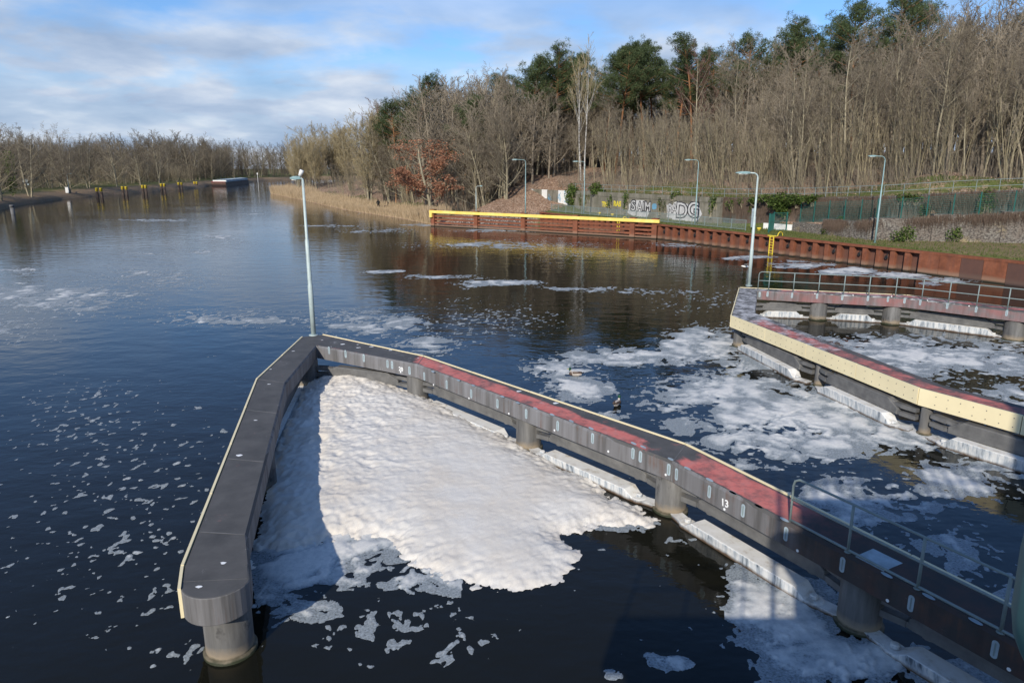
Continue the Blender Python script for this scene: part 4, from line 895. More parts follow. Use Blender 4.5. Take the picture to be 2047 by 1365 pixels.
# quay railing with fine mesh, upper path railing
qr = thing('quay_railing', 'green mesh railing along the rust quay in front of the graffiti wall', 'railing', Q(2, 1.2))
posts = [0.4 + 1.95 * i for i in range(20)]
def zq(a): return 1.76
for i, a in enumerate(posts): b = MB(); p = Q(a, 1.25); b.box((p.x, p.y, 2.32), (0.06, 0.06, 1.12), math.atan2(QD.y, QD.x)); b.obj('post', M_rail, qr)
b = MB()
for z in (2.84, 1.90): b.tube([Q(posts[0], 1.25, z), Q(posts[-1], 1.25, z)], 0.028, 6)
b.obj('rail', M_rail, qr)
b = MB(); a = posts[0]
while a < posts[-1]: b.spike(Q(a, 1.25, 1.9), Q(a, 1.25, 2.84), 0.010); b.spike(Q(a, 1.25, 2.84), Q(a, 1.25, 1.9), 0.010); a += 0.10
for j in range(10): z = 1.93 + j * 0.095; b.tube([Q(posts[0], 1.25, z), Q(posts[-1], 1.25, z)], 0.006, 3)
b.obj('mesh_infill', M_rail, qr)
ur = thing('path_railing', 'long two-rail steel railing along the upper path above the walls', 'railing', Q(20, 5.5))
ups = []
a = aw(1130); 
while a < 70: ups.append(Q(a, gab_front(a) + lerp_table(T_off, a) + 0.12, lerp_table(T_h2, a))); a += 1.75 if a < 40 else 1.25
for p in ups: b = MB(); b.tube([p - Vector((0, 0, 0.2)), p + Vector((0, 0, 1.0))], 0.026, 6); b.obj('post', M_rail, ur)
b = MB()
for z in (1.0, 0.45): b.tube([p + Vector((0, 0, z)) for p in ups], 0.024, 6)
b.obj('rail', M_rail, ur)

# ------------------------------------------------------------ ivy and bushes
def leaf_mass(b, centre, rad, n, size, flat=None):
    c = Vector(centre)
    for i in range(n):
        while True:
            v = Vector((rng.uniform(-1, 1), rng.uniform(-1, 1), rng.uniform(-1, 1)))
            if 0.25 < v.length < 1: break
        v = v * (0.55 + 0.45 * v.length) ; p = c + Vector((v.x * rad[0], v.y * rad[1], v.z * rad[2]))
        u = Vector((rng.gauss(0, 1), rng.gauss(0, 1), rng.gauss(0, .6))).normalized(); w = u.cross(Vector((rng.gauss(0, 1), rng.gauss(0, 1), rng.gauss(0, 1)))).normalized(); s = size * rng.uniform(.6, 1.4)
        b.add([p - u * s * .5, p + w * s * .42, p + u * s * .6, p - w * s * .42], [(0, 1, 2, 3)])
def ivy_bush(label, blobs, n, size, mat, stem=True, group=None, cat='bush', name='ivy_bush'):
    c0 = Vector(blobs[0][0]); root = thing(name, label, cat, (c0.x, c0.y, ground(c0.x, c0.y)), group); b = MB()
    tot = sum(r[0] * r[2] for c, r in blobs)
    for c, r in blobs: leaf_mass(b, c, r, int(n * r[0] * r[2] / tot), size)
    b.obj('leaves', mat, root)
    b = MB()
    for c, r in blobs:
        c = Vector(c)
        for j in range(5): b.spike(Vector((c.x + rng.uniform(-.2, .2), c.y, c.z - r[2] - 0.3)), c + Vector((rng.uniform(-1, 1) * r[0], rng.uniform(-1, 1) * r[1], r[2] * rng.uniform(0, .8))), 0.03)
    b.obj('stems', M_bark, root); return root
def wp(px, py, off=-0.15): q = RL(px, py, *W5); return q + QN3 * off
def up(px, py, off=-0.15):
    best = None
    for i in range(400):
        a = 20 + i * 0.12; q = Q(a, gab_front(a) + lerp_table(T_off, a)); 
        if abs(px_of(q.x, q.y, 4)[0] - px) < 4: best = q; break
    best = best or Q(40, 5); q = D(px, py, best.y); return q + QN3 * off
ivy_bush('dark ivy bush covering the joint between the white panels and the concrete wall', [(wp(1143, 391), (1.0, .4, 1.6)), (wp(1146, 402), (.8, .35, 1.5)), (wp(1150, 384), (1.1, .5, .8)), (wp(1140, 376, .5), (.8, .5, .8))], 1500, 0.22, M_ivy)
ivy_bush('green ivy bush sitting on the wall top above the graffiti lamp post', [(wp(1189, 378, .3), (1.1, .5, 1.0)), (wp(1194, 383, .2), (1.2, .4, .5))], 700, 0.22, M_ivy)
ivy_bush('thin green climber at the left end of the concrete wall behind the lamp', [(wp(1162, 398), (.4, .1, 1.1)), (wp(1172, 400), (.3, .1, .8)), (wp(1178, 394), (.4, .1, .5))], 200, 0.16, M_tuft)
ivy_bush('low climber between the two yellow scrawls', [(wp(1220, 408), (.5, .12, .9)), (wp(1223, 400), (.3, .1, .8))], 220, 0.16, M_ivy)
ivy_bush('dry olive climber right of the blue graffiti patch', [(wp(1322, 408), (.5, .1, 1.1)), (wp(1330, 412), (.4, .1, .8))], 220, 0.15, M_tuft)
ivy_bush('ragged ivy at the right end of the concrete wall', [(wp(1425, 410), (.5, .12, 1.2)), (wp(1432, 402), (.6, .15, .7))], 300, 0.16, M_ivy)
ivy_bush('thin ivy streak left of the big graffiti', [(wp(1254, 398), (.5, .12, .9)), (wp(1256, 390), (.7, .2, .6)), (wp(1252, 410), (.4, .1, .8))], 260, 0.18, M_ivy)
ivy_bush('small ivy tuft between the two graffiti pieces at the wall top', [(wp(1352, 388, .1), (.8, .3, .4)), (wp(1346, 392), (.4, .2, .3))], 160, 0.18, M_ivy)
ivy_bush('large bright ivy cushion hanging over the wall above the green gate', [(up(1540, 397, -.3), (1.7, .5, .5)), (up(1568, 404, -.4), (1.6, .6, 1.1)), (up(1575, 418, -.35), (1.0, .5, .8)), (up(1600, 399, -.4), (1.6, .5, .6)), (up(1630, 398, -.3), (1.3, .4, .45)), (up(1512, 401, -.2), (1.0, .35, .4))], 3000, 0.20, M_ivy)
ivy_bush('thin ivy hanging over the upper wall left of the arched opening', [(up(1470, 406), (1.2, .15, .8)), (up(1488, 403), (1.0, .2, .5)), (up(1506, 415), (.5, .1, .8))], 420, 0.17, M_ivy)
ivy_bush('ivy tuft on the coping right of the lawn lamp post', [(up(1815, 394, -.2), (1.0, .3, .4)), (up(1835, 396, -.2), (.7, .3, .35))], 300, 0.16, M_ivy)
ivy_bush('olive ivy curtain on the upper wall near the right edge', [(up(1975, 395, -.2), (.9, .25, .9)), (up(1968, 412, -.2), (.7, .2, .8)), (up(1985, 405, -.2), (.6, .2, .8))], 520, 0.15, M_ivy)
ivy_bush('small ivy patch on the upper wall right of the lawn lamp post', [(up(1850, 420, -.1), (.6, .15, .6))], 160, 0.15, M_ivy)
for lab, px, py, r, h, n in (('bramble bush leaning on the gabion left of the lawn lamp post', 1660, 462, 1.0, .75, 420), ('bramble bush against the gabion right of the lawn lamp post', 1805, 474, 1.2, 1.05, 600), ('small bramble bush in front of the tall gabions', 1905, 472, .75, .9, 380), ('low dry bush at the foot of the right gabions', 1975, 482, .9, .5, 240), ('slender bramble at the corner of the low gabion', 1676, 448, .5, .9, 240)):
    g = P(px, 484 if px > 1700 else 470, 1.8); z = D(px, py, g.y).z
    ivy_bush(lab, [((g.x, g.y, max(z, 2.1)), (r, .5, h * .8)), ((g.x + .3 * r, g.y, max(z, 2.1) + .4 * h), (r * .6, .4, h * .6))], n, 0.15, M_ivy if px < 1950 else M_tuft, True, None)
# teal niche in the block wall
q = up(1484, 420, -0.02); b = MB(); ring = [Vector((q.x, q.y, 1.8)) - QD3 * .75, Vector((q.x, q.y, 1.8)) + QD3 * .75] + [Vector((q.x, q.y, 3.2)) + QD3 * .75 * math.cos(t) + Vector((0, 0, 1.3 * math.sin(t))) for t in [math.pi * j / 10 for j in range(11)]]
ring = [r_ - QN3 * 0.06 for r_ in ring]; b.add(ring, [tuple(range(len(ring)))]); b.add([r_ + QN3 * 0.05 for r_ in ring], [tuple(range(len(ring) - 1, -1, -1))]); nr2 = len(ring)
b.add(ring + [r_ + QN3 * 0.05 for r_ in ring], [(i, nr2 + i, nr2 + (i + 1) % nr2, (i + 1) % nr2) for i in range(nr2)]); tag(b.obj('wall_door', M_meshf), 'arched teal door in the creeper-covered wall', 'door')
# ------------------------------------------------------------ trees
def perp(d):
    r = Vector((rng.gauss(0, 1), rng.gauss(0, 1), rng.gauss(0, 1))); r = r - d * r.dot(d); return r.normalized()
def grow(tb, cb, p, d, L, r, lev, o):
    """one limb: wobbling tube, then its children; levels 0-1 go to the trunk mesh, the rest to the crown"""
    seg = o['seg'][lev]; pts = [p.copy()]; dirs = [d.copy()]; wob = o['wob'][lev]
    for i in range(seg):
        d = (d + perp(d) * wob * rng.random() + Vector((0, 0, o['up'][lev]))).normalized(); p = p + d * (L / seg); pts.append(p.copy()); dirs.append(d.copy())
    taper = o['taper'][lev]; rs = [max(r * (1 - taper * i / seg), o.get('rmin', 0.012)) for i in range(seg + 1)]
    if lev < 2: tb.tube(pts, rs, 7 if lev == 0 else 5, 0, False)
    elif lev == 2: cb.tube(pts, rs, 3, 0, False)
    else:
        for i in range(seg): cb.spike(pts[i], pts[i + 1] + (pts[i + 1] - pts[i]) * 0.15, rs[i])
    if lev + 1 >= len(o['n']): return pts
    n = o['n'][lev + 1]; lo = o['lo'][lev]
    for i in range(n):
        t = lo + (1 - lo) * (i + rng.random()) / n; x = min(t * seg, seg - 1e-4); k_ = int(x); q = pts[k_].lerp(pts[k_ + 1], x - k_); dd = dirs[k_ + 1]
        ang = R(o['ang'][lev] * rng.uniform(.7, 1.3)); nd = (dd * math.cos(ang) + perp(dd) * math.sin(ang)).normalized()
        ll = L * o['len'][lev] * rng.uniform(.65, 1.25) * (1 - o['shr'] * (t - lo) / (1 - lo + 1e-6)); rr = max(rs[k_] * o['rr'][lev] * rng.uniform(.8, 1.1), o.get('rmin', 0.012))
        grow(tb, cb, q, nd, ll, rr, lev + 1, o)
    return pts
BASEO = dict(seg=[9, 6, 4, 2, 1], wob=[.10, .22, .30, .3, .3], up=[.03, .10, .06, .04, .0], taper=[.75, .85, .85, .7, .6], n=[1, 16, 9, 7, 6], lo=[.42, .2, .15, .1], ang=[38, 42, 45, 45], len=[.36, .42, .42, .5], shr=.5, rr=[.45, .42, .5, .7])
def make_tree(name, label, cat, o, H0=18.0, r0=0.19, stems=1, spread=0.0, mt=None, mc=None, lean=0.0, group=None):
    root = thing(name, label, cat, (0, 0, 0), group); tb, cb = MB(), MB(); oo = dict(BASEO); oo.update(o)
    for s in range(stems):
        az = 2 * math.pi * (s + rng.random() * .6) / stems; k_ = spread * rng.uniform(.5, 1.2); d = Vector((math.cos(az) * k_, math.sin(az) * k_, 1)).normalized() + Vector((lean, 0, 0))
        off = Vector((math.cos(az), math.sin(az), 0)) * (0.12 + 0.25 * rng.random() if stems > 1 else 0)
        grow(tb, cb, off - Vector((0, 0, 0.4)), d.normalized(), (H0 * 0.93 + 0.4) * (rng.uniform(.75, 1) if stems > 1 else 1), r0 * (rng.uniform(.6, 1) if stems > 1 else 1), 0, oo)
    tb.obj('trunk', mt or M_bark, root, True); cb.obj('crown', mc or M_twig, root); return root
GT = 'bare trees of the hillside wood'; GL = 'bare trees along the left bank'
LBL_T = 'tall bare grey-brown tree in the leafless hillside wood'
LBL_C = 'leafless clump of thin leaning stems at the edge of the hillside wood'
protos = {}
protos['tall'] = [make_tree('bare_tree', LBL_T, 'tree', dict(lo=[lo_, .15, .12, .1], ang=[an + 10, 44, 44, 45], len=[.40, .44, .42, .5]), 18, .17, group=GT) for lo_, an in ((.45, 34), (.38, 40), (.52, 30))]
protos['fork'] = [make_tree('bare_tree', LBL_T, 'tree', dict(lo=[.3, .15, .12, .1], ang=[28, 38, 42, 45], n=[1, 11, 8, 7, 6], len=[.55, .42, .42, .5], wob=[.13, .2, .3, .3, .3]), 17, .20, 2, .16, group=GT) for _ in range(2)]
protos['pole'] = [make_tree('bare_tree', LBL_T, 'tree', dict(lo=[.5, .2, .1, .1], ang=[28, 40, 42, 45], n=[1, 14, 7, 6, 4], len=[.24, .42, .45, .5], wob=[.14, .25, .3, .3, .3]), 15, .12, lean=l_, mt=M_stem, group=GT) for l_ in (-.10, .04, -.16)]
protos['clump'] = [make_tree('coppice', LBL_C, 'tree', dict(lo=[.28, .15, .1, .1], ang=[22, 35, 40, 45], n=[1, 8, 4, 4, 2], len=[.26, .42, .45, .5], wob=[.12, .2, .3, .3, .3]), 10, .055, 7, .20, mt=M_stem, mc=M_twig, lean=-.06, group='leafless clumps at the wood edge') for _ in range(3)]
protos['wide'] = [make_tree('bare_tree', LBL_T, 'tree', dict(lo=[.12, .12, .1, .1], ang=[52, 45, 45, 45], n=[1, 16, 10, 7, 5], len=[.62, .42, .42, .5], up=[.03, .06, .04, .02, 0]), 14, .22, 2, .25, group=GT) for _ in range(2)]
protos['willow'] = [make_tree('pale_tree', 'pale olive fine-twigged tree at the river bend', 'tree', dict(lo=[.15, .1, .08, .08], ang=[36, 36, 36, 40], n=[1, 17, 10, 8, 6], len=[.48, .45, .45, .5], up=[.03, .10, .10, .06, 0]), 15, .20, 3, .18, M_bark, M_twigpale, group='pale trees at the river bend') for _ in range(2)]
needle_n = 54
def make_pine(label, H0, crown_lo, wid, nb, lean=0.0, group='pines in the hillside wood', seed=0):
    root = thing('pine_tree', label, 'pine tree', (0, 0, 0), group); tb, cb = MB(), MB(); pts = [Vector((0, 0, -.4))]; d = Vector((lean, 0, 1)).normalized()
    for i in range(10): d = (d + perp(d) * .05 + Vector((-lean * .08, 0, .03))).normalized(); pts.append(pts[-1] + d * (H0 + .4) / 10)
    tb.tube(pts, [.24 * (1 - .07 * i) for i in range(11)], 8, 0, False)
    for i in range(nb):
        t = crown_lo + (1 - crown_lo) * (i + rng.random() * .8) / nb; x = min(t * 10, 9.99); q = pts[int(x)].lerp(pts[int(x) + 1], x % 1); u = (t - crown_lo) / (1 - crown_lo)
        az = rng.uniform(0, 2 * math.pi); L = wid * (0.55 + 0.6 * math.sin(math.pi * min(1, .25 + u * .8))) * rng.uniform(.55, 1.15) * (1 - .55 * u ** 3)
        dd = Vector((math.cos(az), math.sin(az), .25 + .5 * u)).normalized(); e = q + dd * L; m = q.lerp(e, .5) + Vector((0, 0, -.1)); tb.tube([q, m, e], [.07, .05, .02], 4, 0, False)
        for j in range(4 + int(L * 1.7)):
            f = rng.uniform(.35, 1.05); c = q + dd * L * f + Vector((rng.gauss(0, .38), rng.gauss(0, .38), rng.gauss(.18, .26))); R_ = rng.uniform(.40, .72)
            for n_ in range(needle_n):
                v = Vector((rng.gauss(0, 1), rng.gauss(0, 1), rng.gauss(.25, .8))).normalized(); a = c + v * R_ * rng.uniform(.25, .75); b_ = a + v * rng.uniform(.22, .38); w = perp(v) * .030
                cb.add([a - w, a + w, b_], [(0, 1, 2)])
    tb.obj('trunk', M_pinebark, root, True); cb.obj('crown', M_needle, root); return root
GP = 'pines in the hillside wood'; LBL_P = 'tall dark green pine with bare orange trunk rising from the hillside wood'
protos['pine'] = [make_pine(LBL_P, 20, lo_, w_, nb_) for lo_, w_, nb_ in ((.52, 4.5, 44), (.46, 4.0, 46), (.58, 4.7, 40))]
proto_names = {id(p): k for k, ps in protos.items() for p in ps}
used = set()
DEF = {k_: (ps[0]['label'], ps[0]['group']) for k_, ps in protos.items()}
HS = {'tall': 18, 'fork': 17, 'pole': 15, 'clump': 10, 'wide': 14, 'willow': 15, 'pine': 20}
def place(kind_, x, y, h, rz=None, label=None, group=None, tilt=(0, 0), z=None, vi=None):
    ps = protos[kind_]; p = ps[rng.randrange(len(ps)) if vi is None else vi]; z = ground(x, y) if z is None else z; rz = rng.uniform(0, 6.28) if rz is None else rz
    sc = h / HS[kind_]
    label = label or DEF[kind_][0]; group = group or DEF[kind_][1]
    if id(p) not in used:
        used.add(id(p)); p.location = (x, y, z - .1); p.rotation_euler = (tilt[0], tilt[1], rz); p.scale = (sc,) * 3
        if label: p['label'] = label
        if group: p['group'] = group
        return p
    return copy_tree(p, (x, y, z - .1), rz, sc, tilt, label, group)
SKY = [(540, 320), (560, 285), (590, 243), (640, 235), (690, 232), (740, 210), (770, 160), (800, 142), (830, 132), (880, 124), (930, 140), (1000, 135), (1040, 130), (1100, 105), (1200, 100), (1300, 100), (1400, 85), (1450, 70), (1550, 45), (1600, 75), (1650, 62), (1700, 30), (1760, 0), (1900, -25), (2047, -40), (2300, -60)]
SKYD = [(0, 0), (1000, 0), (1050, 60), (1330, 55), (1400, 26), (1450, 16), (1760, 16), (1900, 6), (2400, 0)]
def fit_h(x, y, drop, lo=9, hi=25):
    px, _ = px_of(x, y, 12); st_ = lerp_table(SKY, px) + lerp_table(SKYD, px) + drop; return max(lo, min(hi, D(px, st_, y).z - ground(x, y)))
def bank_pt(i, t, s):                                                               # along the natural bank
    (x0, y0), n0, _ = cps[i]; (x1, y1), n1, _ = cps[i + 1]; n = Vector((n0[0] + (n1[0] - n0[0]) * t, n0[1] + (n1[1] - n0[1]) * t)).normalized(); return x0 + (x1 - x0) * t + n.x * s, y0 + (y1 - y0) * t + n.y * s
# hand-placed trees that stand out
def at_px(px, d): q = D(px, 400, d); return q.x, q.y
def hero(kind_, px, d, top, label, group=None, tilt=(0, 0), rz=None, vi=None):
    x, y = at_px(px, d); g = ground(x, y); return place(kind_, x, y, max(6, D(px, top, d).z - g), rz, label, group, tilt, g, vi)
pines = [(812, 138, 150), (792, 142, 205), (925, 122, 190), (768, 150, 240), (1052, 132, 118), (1080, 138, 120), (1112, 135, 98), (1128, 142, 112), (1098, 146, 130), (1205, 135, 102), (1228, 130, 98), (1255, 138, 108), (1285, 132, 92), (1305, 138, 90), (1262, 145, 120), (1345, 128, 95), (1378, 122, 72),
         (1330, 140, 120), (1420, 128, 100), (1462, 118, 72), (1548, 116, 30), (1530, 124, 58), (1632, 118, 58), (1660, 105, 30), (1690, 102, 18), (1735, 106, -12), (1810, 112, 20), (1930, 116, 40), (1600, 128, 85), (1840, 124, 60), (1160, 150, 120), (1010, 150, 150)]
plab = {0: 'dark pine with a one-sided crown leaning left above the pale riverbank trees', 2: 'lone bright green pine crown low among bare trees left of the leaf slope', 16: 'pine rising highest right behind the reddish treetop'}
for i, (px, d, top) in enumerate(pines):
    hero('pine', px + 0, d, top, plab.get(i, LBL_P), None if i in plab else GP, (0, -0.12 if i in (0, 1) else rng.uniform(-.04, .04)))
bt = make_tree('birch_tree', 'white-barked birch with upswept bare limbs in front of the dark pines', 'birch tree', dict(lo=[.45, .2, .15, .1], rmin=.012, ang=[24, 28, 32, 40], n=[1, 13, 7, 5, 3], len=[.42, .45, .42, .5], wob=[.05, .12, .2, .3, .3], up=[.03, .12, .1, .05, 0]), 18, .17, 2, .05, M_birch, M_twigpale)
x, y = at_px(1163, 122); bt.location = (x, y, ground(x, y)); s_ = (D(1163, 105, 122).z - ground(x, y)) / 18; bt.scale = (s_,) * 3
GB = 'thin white birches among the right-hand trees'
bp = make_tree('birch_tree', 'thin white birch trunk among the dense trees at the upper right', 'birch tree', dict(lo=[.6, .2, .15, .1], ang=[26, 32, 36, 40], n=[1, 8, 6, 5, 3], len=[.22, .4, .42, .5], wob=[.05, .12, .2, .3, .3]), 18, .09, 1, .06, M_birch, M_twig, group=GB)
for i, (px, d, top) in enumerate([(1912, 88, 95), (1985, 84, 20), (1808, 90, 190), (1868, 92, 180), (2008, 96, 150), (1722, 95, 95), (1940, 100, 140)]):
    x, y = at_px(px, d); s_ = (D(px, top, d).z - ground(x, y)) / 18
    if i == 0: bp.location = (x, y, ground(x, y)); bp.scale = (s_,) * 3; bp.rotation_euler = (0, .10, 0)
    else: copy_tree(bp, (x, y, ground(x, y)), i * 1.3, s_, (0, rng.uniform(0.02, .12)))
# russet oak that kept its leaves
ru = make_tree('oak_tree', 'young oak still full of russet dead leaves, left of the leaf-strewn slope', 'oak tree', dict(lo=[.12, .12, .1, .1], ang=[50, 45, 45, 45], n=[1, 16, 7, 5, 2], len=[.5, .45, .42, .5]), 9, .13)
b = MB(); crown = [c for c in ru.children if c.name.startswith('crown')][0]; vv = crown.data.vertices; idx = [rng.randrange(len(vv)) for _ in range(24000)]
for i in idx:
    p = vv[i].co + Vector((rng.gauss(0, .15), rng.gauss(0, .15), rng.gauss(0, .15)))
    if p.z > 8.2 or rng.random() < p.z / 9: continue
    u = Vector((rng.gauss(0, 1), rng.gauss(0, 1), rng.gauss(0, 1))).normalized(); w = perp(u); s_ = rng.uniform(.05, .09); b.add([p - u * s_, p + w * s_ * .7, p + u * s_, p - w * s_ * .7], [(0, 1, 2, 3)])
lv = b.obj('leaves', M_russet, ru)
x, y = at_px(862, 111); ru.location = (x, y, ground(x, y)); s_ = (D(862, 262, 111).z - ground(x, y)) / 9; ru.scale = (s_ * 1.6, s_ * 1.6, s_)
for i, (px, d, top) in enumerate([(1250, 128, 178), (1385, 108, 92)]):
    pass
hero('wide', 1012, 113, 190, 'broad bare oak with spreading limbs at the top of the leaf-strewn slope', 'x', rz=0.6, vi=0); 
hero('fork', 1000, 114, 215, 'grey-limbed bare tree leaning left beside the broad oak on the slope', 'x', (0, -.12), 2.0)
rt = make_tree('reddish_tree', 'bare tree with reddish twig haze at the skyline left of the pines', 'tree', dict(lo=[.3, .15, .1, .1], ang=[36, 38, 40, 45]), 18, .16, 1, 0, M_bark, M_twigred)
x, y = at_px(738, 158); rt.location = (x, y, ground(x, y)); s_ = (D(738, 205, 158).z - ground(x, y)) / 18; rt.scale = (s_,) * 3
c = copy_tree(rt, (*at_px(1385, 112), ground(*at_px(1385, 112))), 1.0, 1.0, (0, 0), 'bare tree with a rusty red twig haze against the right-hand pines'); s_ = (D(1385, 92, 112).z - ground(*at_px(1385, 112))) / 18; c.scale = (s_,) * 3
hero('fork', 1590, 84, 95, 'pale grey twin-trunked bare tree above the ivy cushion', 'x', vi=0, rz=.4)
hero('tall', 1680, 80, 60, 'thick pale bare trunk with a crooked top right of the twin-trunked tree', 'x', vi=1, rz=1.0)
# river-bend trees
for i in range(17):
    t = rng.random(); k_ = rng.choice([2, 2, 3, 3, 3, 4]); x, y = bank_pt(k_, t, rng.uniform(5.5, 17)); place('willow', x, y, fit_h(x, y, rng.uniform(0, 55), 8, 19))
# leaning waterside trees between the bend and the oak, then the wood behind them
cnt = 0
for i in range(40):
    k_ = rng.choice([4, 4, 4, 5, 5, 6]); t = rng.random(); x, y = bank_pt(k_, t, rng.uniform(7, 15))
    if 795 < px_of(x, y, 3)[0] < 925 and y < 120: continue
    h = fit_h(x, y, rng.uniform(60, 150), 8, 14); place(rng.choice(['pole', 'pole', 'clump', 'wide']), x, y, h, rng.uniform(-.6, .6), None, None, (0, rng.uniform(-.20, -.02)))
for i in range(66):
    k_ = rng.choice([2, 3, 4, 4, 5, 5, 6, 6, 7]); t = rng.random(); x, y = bank_pt(k_, t, rng.uniform(16, 60)); place(rng.choice(['tall', 'fork', 'wide', 'pole', 'tall']), x, y, fit_h(x, y, rng.uniform(0, 60), 10, 23), None, None, None, (0, rng.uniform(-.08, .05)))
# the steep wood behind the walls
for i in range(112):
    a = rng.uniform(-12, 62) + (rng.random() ** 2) * 4; s = gab_front(max(a, 0)) + rng.choice([rng.uniform(7, 16), rng.uniform(10, 30), rng.uniform(24, 62)]); q = Q(a, s); px = px_of(q.x, q.y, 8)[0]
    if px > 2250 or px < 880: continue
    deep = s - gab_front(max(a, 0)); place(rng.choice(['tall', 'pole', 'fork', 'tall', 'pole']), q.x, q.y, fit_h(q.x, q.y, rng.uniform(0, 90) if deep > 20 else rng.uniform(40, 190), 9, 24), None, None, None, (rng.uniform(-.04, .04), rng.uniform(-.10, .05)))
for i in range(70):
    a = rng.uniform(-9, 64); s = gab_front(max(a, 0)) + lerp_table(T_off, a) + rng.uniform(5.0, 15); q = Q(a, s)
    px = px_of(q.x, q.y, 8)[0]
    if px > 2150: continue
    place('clump', q.x, q.y, rng.uniform(7, 12.5) * (1.0 if px < 1500 else .85), rng.uniform(-.5, .5), None, None, (0, rng.uniform(-.10, 0)))
# left bank trees
for i in range(96):
    k_ = rng.choice([0, 1, 2, 3, 4, 5, 5, 6, 6, 7, 7, 8, 9, 10]); (x0, y0), n0 = lc[k_]; (x1, y1), n1 = lc[k_ + 1]; t = rng.random(); s = rng.uniform(14, 30) if i % 2 else rng.uniform(26, 62)
    if k_ >= 7: s *= .55
    if k_ == 0: t = rng.uniform(.75, 1)
    x, y = x0 + (x1 - x0) * t + n0[0] * s, y0 + (y1 - y0) * t + n0[1] * s
    place(rng.choice(['tall', 'wide', 'fork', 'wide', 'tall']), x, y, rng.uniform(11, 16) * (1.25 if y > 300 else 1), None, 'bare tree of the grey-brown wood along the far left bank', 'bare trees along the left bank')
for i in range(150):
    k_ = rng.choice([0, 1, 2, 3, 4, 5, 5, 5, 6, 6, 6, 7]); (x0, y0), n0 = lc[k_]; (x1, y1), n1 = lc[k_ + 1]; t = rng.random() if k_ else rng.uniform(.75, 1); s = rng.uniform(15, 30) if k_ < 6 else rng.uniform(8, 22); x, y = x0 + (x1 - x0) * t + n0[0] * s, y0 + (y1 - y0) * t + n0[1] * s
    place('clump', x, y, rng.uniform(4, 9), None, 'leafless shrub thicket under the trees on the left bank', 'shrubs along the left bank')
for px_, d_, t_ in ((62, 170, 250), (105, 205, 262), (180, 215, 272), (238, 232, 262), (322, 262, 275), (285, 250, 268)):
    x, y = at_px(px_, d_); place('wide', x, y, D(px_, t_, d_).z - ground(x, y), None, 'bare tree of the grey-brown wood along the far left bank', 'bare trees along the left bank')
hero('wide', 2, 150, 225, 'large spreading bare tree at the left edge of the picture', 'x')
hero('wide', 140, 196, 268, 'bare spreading tree beside the small lamp post on the left bank', 'x')
for o in COL.objects:
    if o.get('group') == 'x': del o['group']
x, y = at_px(28, 158); ivt = ivy_bush('dark ivy-wrapped tree trunk on the left bank near the picture edge', [((x, y, 5), (1.2, 1.2, 3)), ((x + .3, y, 9), (1.5, 1.5, 3))], 900, .35, M_ivy, True, None, 'tree', 'ivy_tree')
# one mass: the far wood behind, read only as a grey-brown band
fo = dict(BASEO); fo.update(n=[1, 15, 8, 5], seg=[5, 3, 2, 1], lo=[.12, .12, .1, .1], len=[.42, .45, .45, .5], rmin=.024)
FV, FT, fn_ = [], [], 0
kindsf = []
for j in range(5):
    m = MB(); grow(m, m, Vector((0, 0, 0)), Vector((0, 0, 1)), 15, .2, 0, fo); v_ = np.array(m.v); t_ = []
    for f_ in m.f:
        for q in range(1, len(f_) - 1): t_.append((f_[0], f_[q], f_[q + 1]))
    kindsf.append((v_, np.array(t_)))
def far_tree(x, y, z, h):
    global fn_
    v_, t_ = kindsf[rng.randrange(5)]; a = rng.uniform(0, 6.28); c_, s_ = math.cos(a), math.sin(a); k_ = h / 15.5; w = k_ * rng.uniform(.9, 1.3)
    FV.append(np.stack([(v_[:, 0] * c_ - v_[:, 1] * s_) * w + x, (v_[:, 0] * s_ + v_[:, 1] * c_) * w + y, v_[:, 2] * k_ + z], 1)); FT.append(t_ + fn_); fn_ += len(v_)
for i in range(760):
    k_ = rng.choice([0, 1, 2, 3, 4, 5, 5, 6, 6, 6, 6, 7, 7, 7, 8, 8, 9, 9, 10, 10]); (x0, y0), n0 = lc[k_]; (x1, y1), n1 = lc[k_ + 1]; t = rng.random(); s = rng.uniform(38, 95) if k_ < 7 else rng.uniform(12, 75); x, y = x0 + (x1 - x0) * t + n0[0] * s, y0 + (y1 - y0) * t + n0[1] * s
    far_tree(x, y, 2, rng.uniform(11, 15.5) * (1.32 if y > 320 else 1.0))
for i in range(560):
    k_ = rng.choice([0, 1, 2, 3, 4, 5, 5, 6, 6, 6, 7, 7, 7, 8, 8, 8, 9, 9, 10]); (x0, y0), n0 = lc[k_]; (x1, y1), n1 = lc[k_ + 1]; t = rng.random(); s = rng.uniform(22, 70) if k_ < 6 else rng.uniform(7, 50); x, y = x0 + (x1 - x0) * t + n0[0] * s, y0 + (y1 - y0) * t + n0[1] * s
    far_tree(x, y, 1.6, rng.uniform(4, 9))
o = link('far_bank_wood', np_mesh('far_bank_wood', np.concatenate(FV), np.concatenate(FT), M_twigdark, False)); kind(o, 'stuff'); tag(o, 'distant grey-brown leafless wood along the far left bank', 'wood')
FV, FT, fn_ = [], [], 0
for i in range(110):
    q = D(rng.uniform(840, 1120), 400, rng.uniform(118, 150)); far_tree(q.x, q.y, ground(q.x, q.y) - .3, fit_h(q.x, q.y, rng.uniform(10, 120), 6, 19))
for i in range(110):
    a = rng.uniform(-10, 64); q = Q(a, gab_front(max(a, 0)) + rng.uniform(12, 34)); far_tree(q.x, q.y, ground(q.x, q.y) - .3, fit_h(q.x, q.y, rng.uniform(60, 230), 4, 14))
for i in range(300):
    k_ = rng.choice([2, 3, 4, 5, 6, 7]); t = rng.random(); x, y = bank_pt(k_, t, rng.uniform(28, 110)); far_tree(x, y, ground(x, y) - .3, fit_h(x, y, rng.uniform(15, 90), 8, 20))
